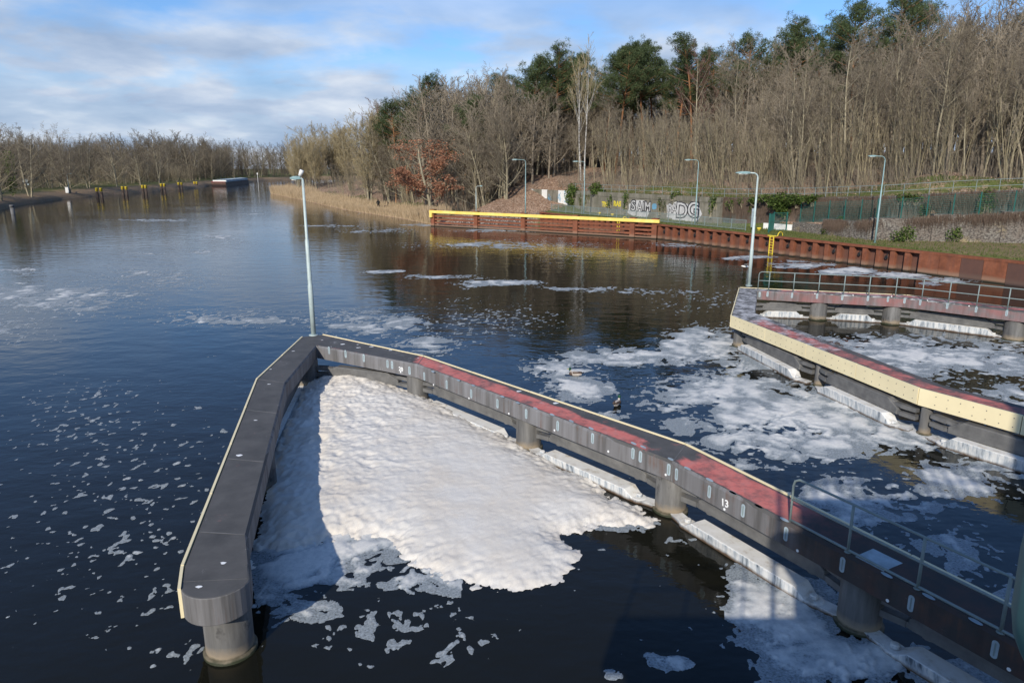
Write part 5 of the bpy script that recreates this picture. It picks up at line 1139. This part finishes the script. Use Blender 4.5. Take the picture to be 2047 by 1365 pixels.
for i in range(420):
    a = rng.uniform(-14, 66); q = Q(a, gab_front(max(a, 0)) + rng.uniform(28, 105)); far_tree(q.x, q.y, ground(q.x, q.y) - .3, fit_h(q.x, q.y, rng.uniform(20, 130), 8, 18))
o = link('far_wood', np_mesh('far_wood', np.concatenate(FV), np.concatenate(FT), M_twig, False))
kind(o, 'stuff'); tag(o, 'distant leafless wood behind the nearer trees', 'wood')
# undergrowth
b = MB()
for i in range(9000):
    if rng.random() < .45: k_ = rng.choice([2, 3, 4, 5, 6]); x, y = bank_pt(k_, rng.random(), rng.uniform(6, 40))
    else: a = rng.uniform(-10, 62); q = Q(a, gab_front(max(a, 0)) + lerp_table(T_off, max(a, 0)) + 3.5 + 30 * rng.random() ** 1.6); x, y = q.x, q.y
    z = ground(x, y); L = rng.uniform(.8, 3.8); p = Vector((x, y, z - .1)); e = p + Vector((rng.gauss(-.14, .2) * L, rng.gauss(0, .2) * L, L)); b.spike(p, e, rng.uniform(.012, .028))
    if L > 1.5:
        for j in range(3): q_ = p.lerp(e, rng.uniform(.4, .9)); b.spike(q_, q_ + Vector((rng.gauss(0, .35), rng.gauss(0, .35), rng.uniform(.3, .8))), .010)
for i in range(2600):
    k_ = rng.choice([1, 2, 3, 4, 5, 6]); (x0, y0), n0 = lc[k_]; (x1, y1), n1 = lc[k_ + 1]; t = rng.random(); s = rng.uniform(13, 45); x, y = x0 + (x1 - x0) * t + n0[0] * s, y0 + (y1 - y0) * t + n0[1] * s
    L = rng.uniform(1, 4.5); p = Vector((x, y, 2.2)); b.spike(p, p + Vector((rng.gauss(0, .3) * L, rng.gauss(0, .3) * L, L)), .03)
o = b.obj('undergrowth', M_twig); kind(o, 'stuff'); tag(o, 'leafless brush and saplings on the wood floor', 'undergrowth')
# fallen branches and leaves heap: small flat leaves on the slope
b = MB()
for i in range(9000):
    if i % 3: x, y = bank_pt(rng.choice([7, 8, 8, 9]), rng.random(), 1.2 + 16 * rng.random())
    else: a = rng.uniform(-6, 60); q = Q(a, gab_front(max(a, 0)) + lerp_table(T_off, max(a, 0)) + rng.uniform(3, 16)); x, y = q.x, q.y
    z = ground(x, y) + .03; p = Vector((x, y, z)); u = Vector((rng.gauss(0, 1), rng.gauss(0, 1), rng.gauss(0, .5))).normalized(); w = perp(u); s_ = rng.uniform(.05, .12); b.add([p - u * s_, p + w * s_ * .8, p + u * s_, p - w * s_ * .8], [(0, 1, 2, 3)])
o = b.obj('fallen_leaves', M_fallen); kind(o, 'stuff'); tag(o, 'fallen brown leaves covering the slope', 'leaves')
# reeds along the right bank, grass tufts behind
b = MB()
for i in range(15000):
    k_ = rng.choice([2, 3, 3, 3, 4, 4, 4, 4, 5, 5, 5, 6, 6]); t = rng.random(); s = 0.15 + 5.0 * rng.random() ** 1.5; x, y = bank_pt(k_, t, s); z = ground(x, y)
    hgt = (1.0 + 0.8 * math.sin(x * .35 + y * .21) ** 2) * rng.uniform(.5, 1.15) * (1.35 if (k_ <= 3 or (k_ == 6 and t > .6)) else .75); p = Vector((x, y, z - .05)); e = p + Vector((rng.gauss(-.05, .14), rng.gauss(0, .14), 1)) * hgt; u = Vector((1, .2, 0)).normalized() * rng.uniform(.025, .05)
    b.add([p - u, p + u, e + u * .3, e - u * .3], [(0, 1, 2, 3)])
o = b.obj('reeds', M_reed); kind(o, 'stuff'); tag(o, 'dry straw-coloured reeds along the right riverbank', 'reeds')
b = MB()
for i in range(16000):
    q_ = rng.random()
    if q_ < .3: x, y = bank_pt(rng.choice([4, 5, 6]), rng.random(), rng.uniform(2.5, 9))
    elif q_ < .75: a = rng.uniform(8, 66); q = Q(a, 0.5 + (gab_front(a) - .6) * rng.random() ** 2); x, y = q.x, q.y
    else: a = rng.uniform(4, 62); q = Q(a, gab_front(a) + lerp_table(T_off, a) + rng.uniform(.5, 4.2)); x, y = q.x, q.y
    p = Vector((x, y, ground(x, y) - .02)); e = p + Vector((rng.gauss(0, .06), rng.gauss(0, .06), rng.uniform(.08, .28) * (1.8 if q_ < .3 else 1))); u = Vector((rng.uniform(.02, .05), 0, 0)); b.add([p - u, p + u, e], [(0, 1, 2)])
o = b.obj('grass', M_tuft); kind(o, 'stuff'); tag(o, 'short grass on the lawn, path verge and bank', 'grass')
# ------------------------------------------------------------ left shore: paired mooring posts, barge, sign, cabinet
pairs = [(196, 204, 397, 376), (247, 254, 392, 373), (287, 293, 390, 370.5), (324, 330, 384.5, 367.5), (358.5, 364, 380, 365), (389.5, 394, 375, 363.5)]
plabs = ['nearest pair of rust mooring posts with yellow caps off the left bank', 'second pair of yellow-capped mooring posts from the left', 'third pair of yellow-capped mooring posts from the left', 'third pair of yellow-capped mooring posts counted from the barge', 'second pair of yellow-capped mooring posts counted from the barge', 'farthest pair of yellow-capped mooring posts, next to the barge']
for (xa, xb, yb, yt), lab in zip(pairs, plabs):
    c = P((xa + xb) / 2, yb, 0); t_ = D((xa + xb) / 2, yt, c.y).z; root = thing('mooring_dolphin', lab, 'mooring posts', c, 'paired mooring posts along the left bank'); w = abs(xb - xa) / F * c.y * 1.02
    for sg in (-.5, .5):
        m = MB(); m.lathe((c.x + sg * w, c.y, 0), [(.36, -2), (.36, t_ - 1.0)], 14); o = m.obj('post', M_postbrown, root, True)
        m = MB(); m.lathe((c.x + sg * w, c.y, 0), [(.37, t_ - .9), (.37, t_ - .1), (.40, t_ - .08), (.40, t_)], 14); m.obj('cap', M_yellow, o, True)
c = P(26, 428, 0); t_ = D(24, 410, c.y).z; root = thing('mooring_post', 'single weathered grey-green timber post standing in the water at the far left', 'post', c); m = MB(); m.lathe(c, [(.33, -2), (.33, t_ * .75)], 14); m.obj('post', M_waler, root, True); m = MB(); m.lathe(c, [(.38, t_ * .75), (.38, t_), (.34, t_ + .03)], 14); m.obj('cap', M_waler, root, True)
q = hit(135, 386); g = q.z; m = MB(); m.box((q.x, q.y, g + .75), (.75, .5, 1.5), .3); m.box((q.x, q.y, g + 1.53), (.85, .6, .06), .3); tag(bevel(m.obj('cabinet', M_white), .03), 'small white utility cabinet on the left bank', 'cabinet')
q = hit(55, 386); g = q.z; root = thing('sign', 'grey waterway sign boards on a post on the left bank', 'sign', (q.x, q.y, g)); m = MB(); m.tube([(q.x, q.y, g), (q.x, q.y, g + 3.3)], .05, 8); m.obj('post', M_rail, root); m = MB(); m.box((q.x - .32, q.y - .08, g + 2.9), (.55, .04, .75)); m.box((q.x + .32, q.y - .08, g + 2.9), (.55, .04, .75)); m.box((q.x + .5, q.y - .08, g + 2.1), (.5, .04, .5)); m.obj('board', M_slot, root)
q = P(516, 366, 0); root = thing('channel_marker', 'slim white marker post on the dark far bank right of the barge', 'post', (q.x, q.y, 0)); m = MB(); m.tube([(q.x, q.y, -1), (q.x, q.y, 4.6)], .10, 8); m.obj('post', M_white, root); m = MB(); m.box((q.x, q.y - .12, 4.7), (.5, .06, .9)); m.obj('board', M_white, root)
# barge: long open lighter seen from its blunt end
b0, b1 = P(424, 372.2, 0), P(453, 373.0, 0); b1 = D(453, 373.0, b0.y - 3.0); b1.z = 0; end = (b1 - b0); W = end.length; ed = end.normalized(); ax = Vector((ed.y, -ed.x, 0)); ax = ax if ax.y > 0 else -ax
far = P(497, 366.6, 0); Lb = min(75.0, (far - b1).length); ax = (far - b1).normalized()
ba = thing('barge', 'long dark open cargo barge with white coaming moored on the far bend', 'barge', b0)
def bp_(t, u, z): p = b0 + ed * (W * t) + ax * u; return (p.x, p.y, z)
m = MB(); hz = D(440, 359.5, b0.y).z
hull = [bp_(0.06, -0.6, -.8), bp_(0.94, -0.6, -.8), bp_(1, 0, .6), bp_(1, 0, hz * .62), bp_(0, 0, hz * .62), bp_(0, 0, .6)]
m.add([bp_(0, 0, -.8), bp_(1, 0, -.8), bp_(1, Lb, -.8), bp_(0, Lb, -.8), bp_(0, -1.2, hz * .62), bp_(1, -1.2, hz * .62), bp_(1, Lb + 1, hz * .66), bp_(0, Lb + 1, hz * .66)], [(3, 2, 1, 0), (4, 5, 6, 7), (0, 1, 5, 4), (1, 2, 6, 5), (2, 3, 7, 6), (3, 0, 4, 7)])
M_hull = simple('hull_dark_red_brown', (0.045, 0.032, 0.032), 0.6, 0.3, .4); M_hullend = simple('hull_end_brown', (0.16, 0.10, 0.085), 0.7, 0.3, .6)
m.obj('hull', M_hull, ba)
m = MB(); m.add([bp_(.01, -1.22, hz * .60), bp_(.99, -1.22, hz * .60), bp_(.99, -.55, hz * .18), bp_(.01, -.55, hz * .18)], [(3, 2, 1, 0)]); m.add([bp_(.01, -1.28, hz * .60), bp_(.99, -1.28, hz * .60), bp_(.99, -.6, hz * .18), bp_(.01, -.6, hz * .18)], [(3, 2, 1, 0)]); m.obj('bow_plate', M_hullend, ba)
M_red = simple('dull_red_paint', (0.24, 0.05, 0.05), .6)
m = MB(); m.beam(bp_(.02, -1.25, hz * .66), bp_(.98, -1.25, hz * .66), .2, hz * .10); m.obj('bulwark', M_red, ba)
for t in (.05, .95): m = MB(); m.beam(bp_(t, 1.5, hz * .80), bp_(t, Lb - 1, hz * .82), .25, hz * .30); m.obj('coaming', M_slot, ba)
m = MB(); m.beam(bp_(.05, 1.5, hz * .82), bp_(.95, 1.5, hz * .82), .25, hz * .20); m.obj('coaming', M_white, ba)
for t0_, t1_ in ((3, 22), (26, 44), (48, 66)): m = MB(); m.add([bp_(.06, t0_, hz * .98), bp_(.94, t0_, hz * .98), bp_(.94, min(t1_, Lb - 2), hz * .98), bp_(.06, min(t1_, Lb - 2), hz * .98), bp_(.5, t0_, hz * 1.06), bp_(.5, min(t1_, Lb - 2), hz * 1.06)], [(0, 1, 4), (3, 5, 2), (0, 4, 5, 3), (1, 2, 5, 4)]); m.obj('hatch_cover', M_slot, ba)
# ------------------------------------------------------------ people and birds
def skin_body(name, chain, edges, radii, mat, parent=None, sub=2, root_i=0):
    me = bpy.data.meshes.new(name); me.from_pydata(chain, edges, []); o = link(name, me, parent); sm = o.modifiers.new('skin', 'SKIN'); sm.use_smooth_shade = True
    for i, r in enumerate(radii): sv = me.skin_vertices[0].data[i]; sv.radius = (r, r) if not isinstance(r, tuple) else r; sv.use_root = (i == root_i)
    o.modifiers.new('sub', 'SUBSURF').levels = sub; o.modifiers['sub'].render_levels = sub; me.materials.append(mat)
    dg = bpy.context.evaluated_depsgraph_get(); dg.update(); m2 = bpy.data.meshes.new_from_object(o.evaluated_get(dg)); o.modifiers.clear(); o.data = m2; m2.name = name; return o
M_black = simple('black_clothing', (0.010, 0.010, 0.012), .85)
M_skin = simple('skin', (0.42, 0.26, 0.19), .6, .05)
pq = P(757, 420.5, 0.55); gz = ground(pq.x, pq.y) + .25
px0, py0 = pq.x, pq.y
ch = [(0, 0, .88), (-.02, 0, 1.12), (-.03, -.02, 1.36), (-.03, -.05, 1.50), (-.03, -.07, 1.60), (-.03, -.08, 1.72), (-.22, -.02, 1.38), (-.31, .02, 1.10), (-.20, -.20, .95), (-.13, -.26, .92), (.17, -.02, 1.38), (.26, .02, 1.10), (.15, -.20, .95), (.08, -.26, .92), (-.10, 0, .82), (-.12, -.05, .45), (-.12, .0, .06), (-.13, -.14, .03), (.10, 0, .82), (.12, -.02, .45), (.13, .03, .06), (.14, -.11, .03)]
ed_ = [(0, 1), (1, 2), (2, 3), (3, 4), (4, 5), (2, 6), (6, 7), (7, 8), (8, 9), (2, 10), (10, 11), (11, 12), (12, 13), (0, 14), (14, 15), (15, 16), (16, 17), (0, 18), (18, 19), (19, 20), (20, 21)]
ra = [.16, .16, .17, .065, .10, .085, .085, .06, .05, .045, .085, .06, .05, .045, .11, .075, .055, .045, .11, .075, .055, .045]
pe = thing('person', 'person dressed in black standing half hidden in the reeds at the water edge', 'person', (px0, py0, gz))
skin_body('body', [(px0 + a * 1.15, py0 + b_, gz + c_ * .95) for a, b_, c_ in ch], ed_, ra, M_black, pe)
m = MB(); m.lathe((px0 - .035, py0 - .06, gz + 1.47), [(.06, -.02), (.10, .04), (.115, .12), (.10, .20), (.04, .25)], 14); m.obj('hood', M_black, pe, True)
m = MB(); m.lathe((px0 - .035, py0 - .125, gz + 1.50), [(.03, 0), (.055, .05), (.06, .10), (.04, .15)], 12); m.obj('face', M_skin, pe, True)
cx_, cy_ = px0 + 1.45, py0 - .3; cz_ = ground(cx_, cy_) + .45; fc = thing('folding_chair', 'low black folding chair beside the person in black', 'chair', (cx_, cy_, cz_)); m = MB(); m.beam((cx_ - .38, cy_, cz_ + .18), (cx_ + .28, cy_ + .05, cz_ + .28), .5, .06); m.obj('seat', M_black, fc); m = MB(); m.beam((cx_ + .26, cy_ + .05, cz_ + .26), (cx_ + .42, cy_ + .1, cz_ + .85), .5, .06); m.obj('backrest', M_black, fc)
for dx, dy in ((-.3, -.2), (-.3, .2), (.25, -.2), (.25, .2)): m = MB(); m.tube([(cx_ + dx, cy_ + dy, cz_ + .2), (cx_ + dx * 1.15, cy_ + dy, cz_ - .15)], .022, 6); m.obj('leg', M_black, fc)
M_dkgreen = simple('drake_green', (0.008, 0.06, 0.03), .3, .3); M_duckgrey = simple('duck_grey', (0.42, 0.37, 0.32), .7, .2, 20); M_duckbr = simple('duck_brown', (0.09, 0.06, 0.045), .7, .3, 20); M_bill = simple('duck_bill', (0.45, 0.36, 0.05), .5)
def duck(label, pos, rz):
    root = thing('duck', label, 'duck', (0, 0, 0)); 
    ch = [(-.24, 0, .10), (-.14, 0, .085), (0, 0, .075), (.12, 0, .085), (.175, 0, .14), (.185, 0, .20), (.20, 0, .245), (.235, 0, .24)]; skin_body('body', ch, [(i, i + 1) for i in range(7)], [(.02, .035), (.065, .075), (.085, .10), (.075, .085), (.038, .038), (.033, .033), (.042, .042), (.03, .028)], M_duckgrey, root, 2, 2)
    m = MB(); m.lathe((.197, 0, .17), [(.040, 0), (.038, .03), (.046, .07), (.044, .10), (.02, .125)], 14); m.obj('head', M_dkgreen, root, True)
    m = MB(); m.beam((.235, 0, .235), (.295, 0, .225), .035, .014); m.obj('bill', M_bill, root)
    m = MB(); m.lathe((.14, 0, .10), [(.085, -.07), (.09, -.02), (.06, .04)], 14); m.obj('breast', M_duckbr, root, True)
    for sg in (-1, 1): m = MB(); m.beam((.08, sg * .075, .125), (-.22, sg * .03, .145), .07, .05); bevel(m.obj('wing', M_duckbr, root), .015)
    m = MB(); m.beam((-.2, 0, .12), (-.30, 0, .15), .06, .03); m.obj('tail', M_dark, root); root.location = pos; root.rotation_euler = (0, 0, rz); root.scale = (1.15,) * 3; return root
d1 = P(1150, 752, 0); duck('drake with green head swimming left, trailing a dark wake through the foam', (d1.x, d1.y, .015), R(158)); d2 = P(1233, 811, 0); duck('drake swimming right near the red jetty deck', (d2.x, d2.y, .0), R(62))
gq = D(1490, 533, 43.5); gu = thing('gull', 'white gull flying low over the water behind the right jetty lamp post', 'gull', (0, 0, 0))
ch = [(-.22, 0, 0), (-.1, 0, .01), (.03, 0, 0), (.14, 0, .02), (.20, 0, .035), (.25, 0, .03)]; skin_body('body', ch, [(i, i + 1) for i in range(5)], [.015, .05, .07, .05, .045, .015], M_white, gu, 2, 2)
for sg in (-1, 1):
    m = MB(); pr_ = [(.10, 0, .03), (.12, .22, .10), (.06, .45, .07), (-.06, .66, .03), (-.07, .45, .05), (-.06, .22, .085), (-.05, 0, .02)]; vs = [(x, sg * y, z) for x, y, z in pr_] + [(x, sg * y, z - .012) for x, y, z in pr_]; f1 = [(0, 1, 5, 6), (1, 2, 4, 5), (2, 3, 4)]; m.add(vs, f1 + [tuple(i + 7 for i in f[::-1]) for f in f1] + [(i, i + 7, (i + 1) % 7 + 7, (i + 1) % 7) for i in range(7)]); m.obj('wing', M_white, gu)
m = MB(); m.spike((.24, 0, .03), (.31, 0, .015), .014); m.obj('bill', M_bill, gu); gu.location = gq; gu.rotation_euler = (R(18), 0, R(172))
# ------------------------------------------------------------ foam bank and floating foam
mp = [(640, 738), (690, 738), (760, 757), (820, 780), (890, 808), (955, 838), (1010, 866), (1050, 888), (1095, 912), (1190, 962), (1275, 1010), (1305, 1030), (1290, 1042), (1215, 1046), (1150, 1054), (1128, 1066), (1150, 1085), (1152, 1110), (1140, 1140), (1100, 1163), (1040, 1172), (980, 1170), (900, 1152), (850, 1128), (800, 1095), (772, 1072), (700, 1066), (640, 1078), (570, 1092), (500, 1096)]
poly = np.array([tuple(P(x, y, 0.12)[:2]) for x, y in mp] + [(-5.35, 12.3), (-5.6, 13.4), (-6.6, 17.0), (-7.55, 21.0), (-7.85, 24.0), (-7.8, 26.4)])
gx = np.arange(poly[:, 0].min() - .5, poly[:, 0].max() + .5, .042); gy = np.arange(poly[:, 1].min() - .5, poly[:, 1].max() + .5, .050)
X, Y = np.meshgrid(gx, gy); X = X.ravel(); Y = Y.ravel()
def poly_sd(X, Y, poly):
    d = np.full(len(X), 1e9); ins = np.zeros(len(X), bool); n = len(poly)
    for i in range(n):
        (x0, y0), (x1, y1) = poly[i], poly[(i + 1) % n]; vx, vy = x1 - x0, y1 - y0; t = np.clip(((X - x0) * vx + (Y - y0) * vy) / (vx * vx + vy * vy), 0, 1)
        d = np.minimum(d, np.hypot(X - x0 - t * vx, Y - y0 - t * vy)); c = ((y0 > Y) != (y1 > Y)) & (X < vx * (Y - y0) / (vy + 1e-12) + x0); ins ^= c
    return np.where(ins, d, -d)
sdv = poly_sd(X, Y, poly) + (fbm(X * 2.2, Y * 2.2, 3) - .5) * .60 + (fbm(X * 7, Y * 7, 9, 5, .65) - .5) * .40
top_ = np.clip((Y - 12) / 13.5, 0, 1); left_ = np.clip((-1.2 - X) / 4, 0, 1)
hm = 0.15 + 0.40 * top_ + 0.10 * left_
dd = np.maximum(sdv, 0); hgt = hm * (1 - np.exp(-dd / (.50 + .1 * top_)))
rough_ = .05 + .42 * np.clip(top_ ** 2 * .28 + left_ ** 1.5 * .85, 0, 1)
bill = 1 - np.abs(2 * fbm(X * 1.6, Y * 1.6, 21, 4) - 1) * 1.8; b2 = 1 - np.abs(2 * fbm(X * 4.5, Y * 4.5, 31, 4) - 1) * 1.8; b3 = fbm(X * 10, Y * 10, 41, 4, .6) - .5
hgt = hgt + (1 - np.exp(-dd / .25)) * rough_ * (.16 * (bill - .75) + .085 * (b2 - .75) + .07 * b3) + (1 - np.exp(-dd / .1)) * .012 * (fbm(X * 20, Y * 20, 55, 2) - .5)
nxg, nyg = len(gx), len(gy); ii = (np.arange(nyg - 1)[:, None] * nxg + np.arange(nxg - 1)[None, :]).ravel()
T = np.concatenate([np.stack([ii, ii + 1, ii + nxg + 1], 1), np.stack([ii, ii + nxg + 1, ii + nxg], 1)])
TT, it = clip_tris(len(X), T, sdv); Vv = np.stack([it(X), it(Y), np.maximum(it(hgt), .003)], 1)
o = link('foam_bank', np_mesh('foam_bank', Vv, TT, M_foam, True)); kind(o, 'stuff'); tag(o, 'thick cream-white foam bank piled up inside the dark jetty', 'foam')

BL = [(440, 474, 40, 4, .30), (270, 508, 40, 4, .22), (30, 541, 35, 4, .30), (40, 569, 14, 4, .4), (110, 615, 130, 22, .02), (210, 590, 150, 14, -.08), (330, 545, 120, 12, -.12), (395, 505, 70, 9, -.1), (560, 640, 60, 16, -.1), (700, 640, 70, 14, .05), (660, 452, 90, 5, -.05), (500, 428, 80, 3, -.2), (300, 440, 160, 4, -.1), (100, 600, 280, 60, -.12), (0, 660, 220, 50, -.35), (300, 560, 260, 50, -.35), (480, 640, 300, 26, -.2), (60, 545, 110, 14, -.35), (430, 480, 130, 22, -.45), (420, 474, 60, 7, 0), (250, 1000, 440, 340, -.66), (150, 820, 260, 120, -.62), (740, 648, 220, 36, -.05), (860, 690, 110, 36, -.15), (1000, 640, 250, 55, -.42), (350, 920, 30, 12, .2), (460, 860, 14, 6, .1), (410, 815, 20, 8, .0), (160, 1205, 30, 10, .1),
      (750, 462, 170, 13, -.30), (1000, 490, 330, 16, -.28), (1150, 510, 250, 28, -.55), (880, 556, 110, 9, .12), (1000, 567, 110, 7, .26), (1180, 575, 150, 6, .02), (1400, 600, 200, 50, -.60), (1300, 582, 140, 12, -.15), (765, 545, 36, 5, .05), (900, 600, 200, 30, -.75),
      (1110, 735, 100, 26, .40), (1280, 715, 190, 22, .42), (1160, 772, 85, 26, .65), (1430, 690, 120, 45, .45), (1490, 720, 100, 36, .28), (1230, 830, 80, 26, .0), (1450, 775, 140, 34, .55), (1560, 850, 200, 62, .62), (1650, 800, 140, 40, .55), (1760, 880, 180, 48, .38), (1600, 900, 120, 40, .4), (1500, 925, 55, 16, .10), (1420, 850, 120, 36, .08), (1350, 800, 120, 30, -.1),
      (1900, 720, 260, 48, .55), (1780, 690, 170, 26, .45), (2000, 800, 140, 50, .05), (1650, 690, 100, 16, 0),
      (1690, 980, 110, 36, .40), (1800, 1000, 190, 55, .10), (1950, 950, 150, 60, .30), (1900, 1100, 190, 70, -.12), (1700, 1040, 80, 36, .32), (2000, 1200, 100, 60, -.1),
      (1570, 1240, 105, 95, .75), (1500, 1150, 50, 36, .42), (1650, 1320, 150, 55, .85), (1330, 1322, 85, 26, .10), (1900, 1345, 150, 40, .3), (1205, 1352, 36, 16, .1), (1480, 1340, 50, 30, .1),
      (620, 1125, 130, 55, .85), (715, 1088, 60, 26, .55), (790, 1163, 50, 22, .32), (850, 1175, 130, 28, -.15), (620, 1215, 90, 40, .1), (560, 1180, 60, 60, .45), (750, 1260, 200, 90, -.45), (900, 1280, 170, 90, -.58), (345, 1310, 45, 26, .15), (390, 1285, 35, 14, .05), (830, 1230, 24, 12, .3), (200, 1200, 300, 200, -.78), (1290, 1045, 36, 15, .35), (1370, 1075, 30, 10, .3), (1250, 1048, 60, 12, .3),
      (1500, 515, 60, 5, .25), (1590, 529, 60, 6, .6), (1700, 543, 60, 8, .85), (1800, 553, 60, 8, .95), (1900, 563, 60, 7, .5), (1350, 490, 120, 7, -.1), (1000, 462, 140, 4, 0), (700, 428, 200, 6, -.6), (850, 450, 60, 4, -.1)]
naz, nrr = 860, 920
az = np.linspace(R(-41), R(41), naz); rr = 8.0 * (255.0 / 8.0) ** (np.linspace(0, 1, nrr)); A2_, R2_ = np.meshgrid(az, rr); X = (R2_ * np.sin(A2_)).ravel(); Y = (R2_ * np.cos(A2_)).ravel()
dep = Y * math.cos(TH) + H * math.sin(TH); upv = Y * math.sin(TH) - H * math.cos(TH); PX = 1023.5 + F * X / dep; PY = 682.5 - F * upv / dep
bias = np.full(len(X), -1.30)
wx = (fbm(X * .25, Y * .25, 77, 3) - .5) * 90; wy = (fbm(X * .25 + 9, Y * .25, 78, 3) - .5) * 30
for (a, b_, c_, d_, e_) in BL: bias = np.maximum(bias, e_ - 1.1 * (((PX + wx - a) / c_) ** 2 + ((PY + wy * np.clip((PY - 400) / 300, .1, 1) - b_) / d_) ** 2))
bias = np.maximum(bias, np.where((Y < 17) & (X > -4.6) & (X < -1.0), .34 + np.minimum(poly_sd(X, Y, poly), 0) * 1.5, -9))
ux = X + (fbm(X * .55, Y * .55, 201, 3) - .5) * 2.2 + (fbm(X * 2.2, Y * 2.2, 205, 3) - .5) * .5; uy = Y + (fbm(X * .55, Y * .55, 202, 3) - .5) * 2.2 + (fbm(X * 2.2, Y * 2.2, 206, 3) - .5) * .5
f1 = np.where(bias > -.42, 0, -1.3) + (fbm(ux * .95, uy * .75, 1, 5, .46) - .5) * 4.2; vx_ = X + (ux - X) * .22; vy_ = Y + (uy - Y) * .22; sp_m = bias > -.42
f2 = (fbm(np.where(sp_m, ux, vx_) * 2.7, np.where(sp_m, uy, vy_) * 2.3, 2, 4, .46) - .5) * 4.0; f3 = (fbm(vx_ * 6.2, vy_ * 5.6, 4, 3, .42) - .5) * 4.2
f = np.maximum(f1 + bias, (f2 * .9 + bias - np.where(bias > -.42, .05, .60))); f = np.maximum(f, f3 * .85 + bias - np.where(bias > -.42, .4, .04))
f = np.where(poly_sd(X, Y, poly) > .45, -1, f)
near_col = np.zeros(len(X), bool)
f = np.where(Y > 210, np.minimum(f, -.1), f)
ii = (np.arange(nrr - 1)[:, None] * naz + np.arange(naz - 1)[None, :]).ravel()
T = np.concatenate([np.stack([ii, ii + naz + 1, ii + 1], 1), np.stack([ii, ii + naz, ii + naz + 1], 1)])
keep = (f[T] > 0).any(1); T = T[keep]
thick = np.clip((f - .45) * .8 + (fbm(X * 2.0, Y * 2.0, 91, 4) - .5) * 1.9 + np.clip(bias, -.6, .6) * .35, 0, 1) * np.clip(f * 3, 0, 1)
hz_ = .006 + .035 * thick * np.clip(f, 0, 1) + .010 * thick * fbm(X * 9, Y * 9, 61, 2)
TT, it = clip_tris(len(X), T, f); zf = it(hz_); zf = np.where(it(f) < 1e-6, .004, zf)
o = link('floating_foam', np_mesh('floating_foam', np.stack([it(X), it(Y), zf], 1), TT, M_scum, True, {'thick': it(thick)})); kind(o, 'stuff'); tag(o, 'thin grey-white foam flecks and rafts drifting on the water', 'foam')

# ------------------------------------------------------------ the lock bridge the picture is taken from (it throws the shade at lower right)
lbz = 6.6; br_ = thing('lock_bridge', 'grey steel lock bridge with control cabin and teal column at the right edge', 'bridge', (3, -2, 0))
m = MB(); m.box((4.2, -1.9, lbz - .12), (12.6, 4.2, .24)); m.beam((-2.1, 0.12, lbz - .45), (10.5, .12, lbz - .45), .2, .7); m.obj('walkway', M_steel, br_)
for x in (0.4, 6.5): m = MB(); m.box((x, -2.6, 3.0), (.9, 1.2, 6.6)); m.obj('pier', M_steel, br_)
railing(br_, [Vector((x, .14, lbz)) for x in (-2.0, -.9, .2)], 1.1, (1.02, .55), .022, .024, M_rail, False)
m = MB(); m.box((4.1, -1.85, lbz + 1.45), (6.2, 3.0, 2.9)); m.obj('cabin', M_teal, br_)
m = MB(); m.box((4.1, -1.85, lbz + 2.98), (6.5, 3.3, .14)); m.obj('roof', M_steel, br_)
m = MB()
for i in range(20): x = 1.0 + i * .33; m.tube([(x, -.4, lbz + 3.0), (x, -.4, lbz + 4.3)], .035, 6)
for z in (4.3, 3.7): m.tube([(0.9, -.4, lbz + z), (7.3, -.4, lbz + z)], .045, 6)
m.obj('roof_railing', M_rail, br_)
m = MB(); m.tube([(.62, -.3, lbz), (.62, -.3, lbz + 4.2)], .05, 10); m.obj('mast', M_rail, br_, True)
m = MB(); m.box((8.3, -1.9, 9.9), (2.4, 2.4, 7.0)); m.obj('lift_tower', M_teal, br_)
# rounded teal casing of the signal light on a bracket from the walkway, just inside the right edge
cc = Vector((1.382, 1.16, 7.44)); m = MB(); ns, nt = 28, 16
for i in range(nt + 1):
    ph = -math.pi / 2 + math.pi * i / nt; cz = math.copysign(abs(math.sin(ph)) ** .55, math.sin(ph)) * .33; cr = abs(math.cos(ph)) ** .55
    for j in range(ns): t = 2 * math.pi * j / ns; m.v.append((cc.x + math.copysign(abs(math.cos(t)) ** .6, math.cos(t)) * cr * .36, cc.y + math.copysign(abs(math.sin(t)) ** .6, math.sin(t)) * cr * .22, cc.z + cz))
for i in range(nt):
    for j in range(ns): m.f.append((i * ns + j, i * ns + (j + 1) % ns, (i + 1) * ns + (j + 1) % ns, (i + 1) * ns + j)); m.m.append(0)
m.obj('signal_casing', M_teal, br_, True)
m = MB(); m.beam((1.3, 0.1, 7.2), (1.3, 1.05, 7.2), .10, .10); m.beam((1.3, .14, lbz), (1.3, .14, 7.3), .1, .1) if False else m.box((1.3, .14, 6.95), (.1, .1, .7)); m.obj('casing_bracket', M_steel, br_)
for ps in protos.values():
    for p in ps:
        if id(p) not in used:
            for ch in list(p.children): bpy.data.objects.remove(ch)
            bpy.data.objects.remove(p)
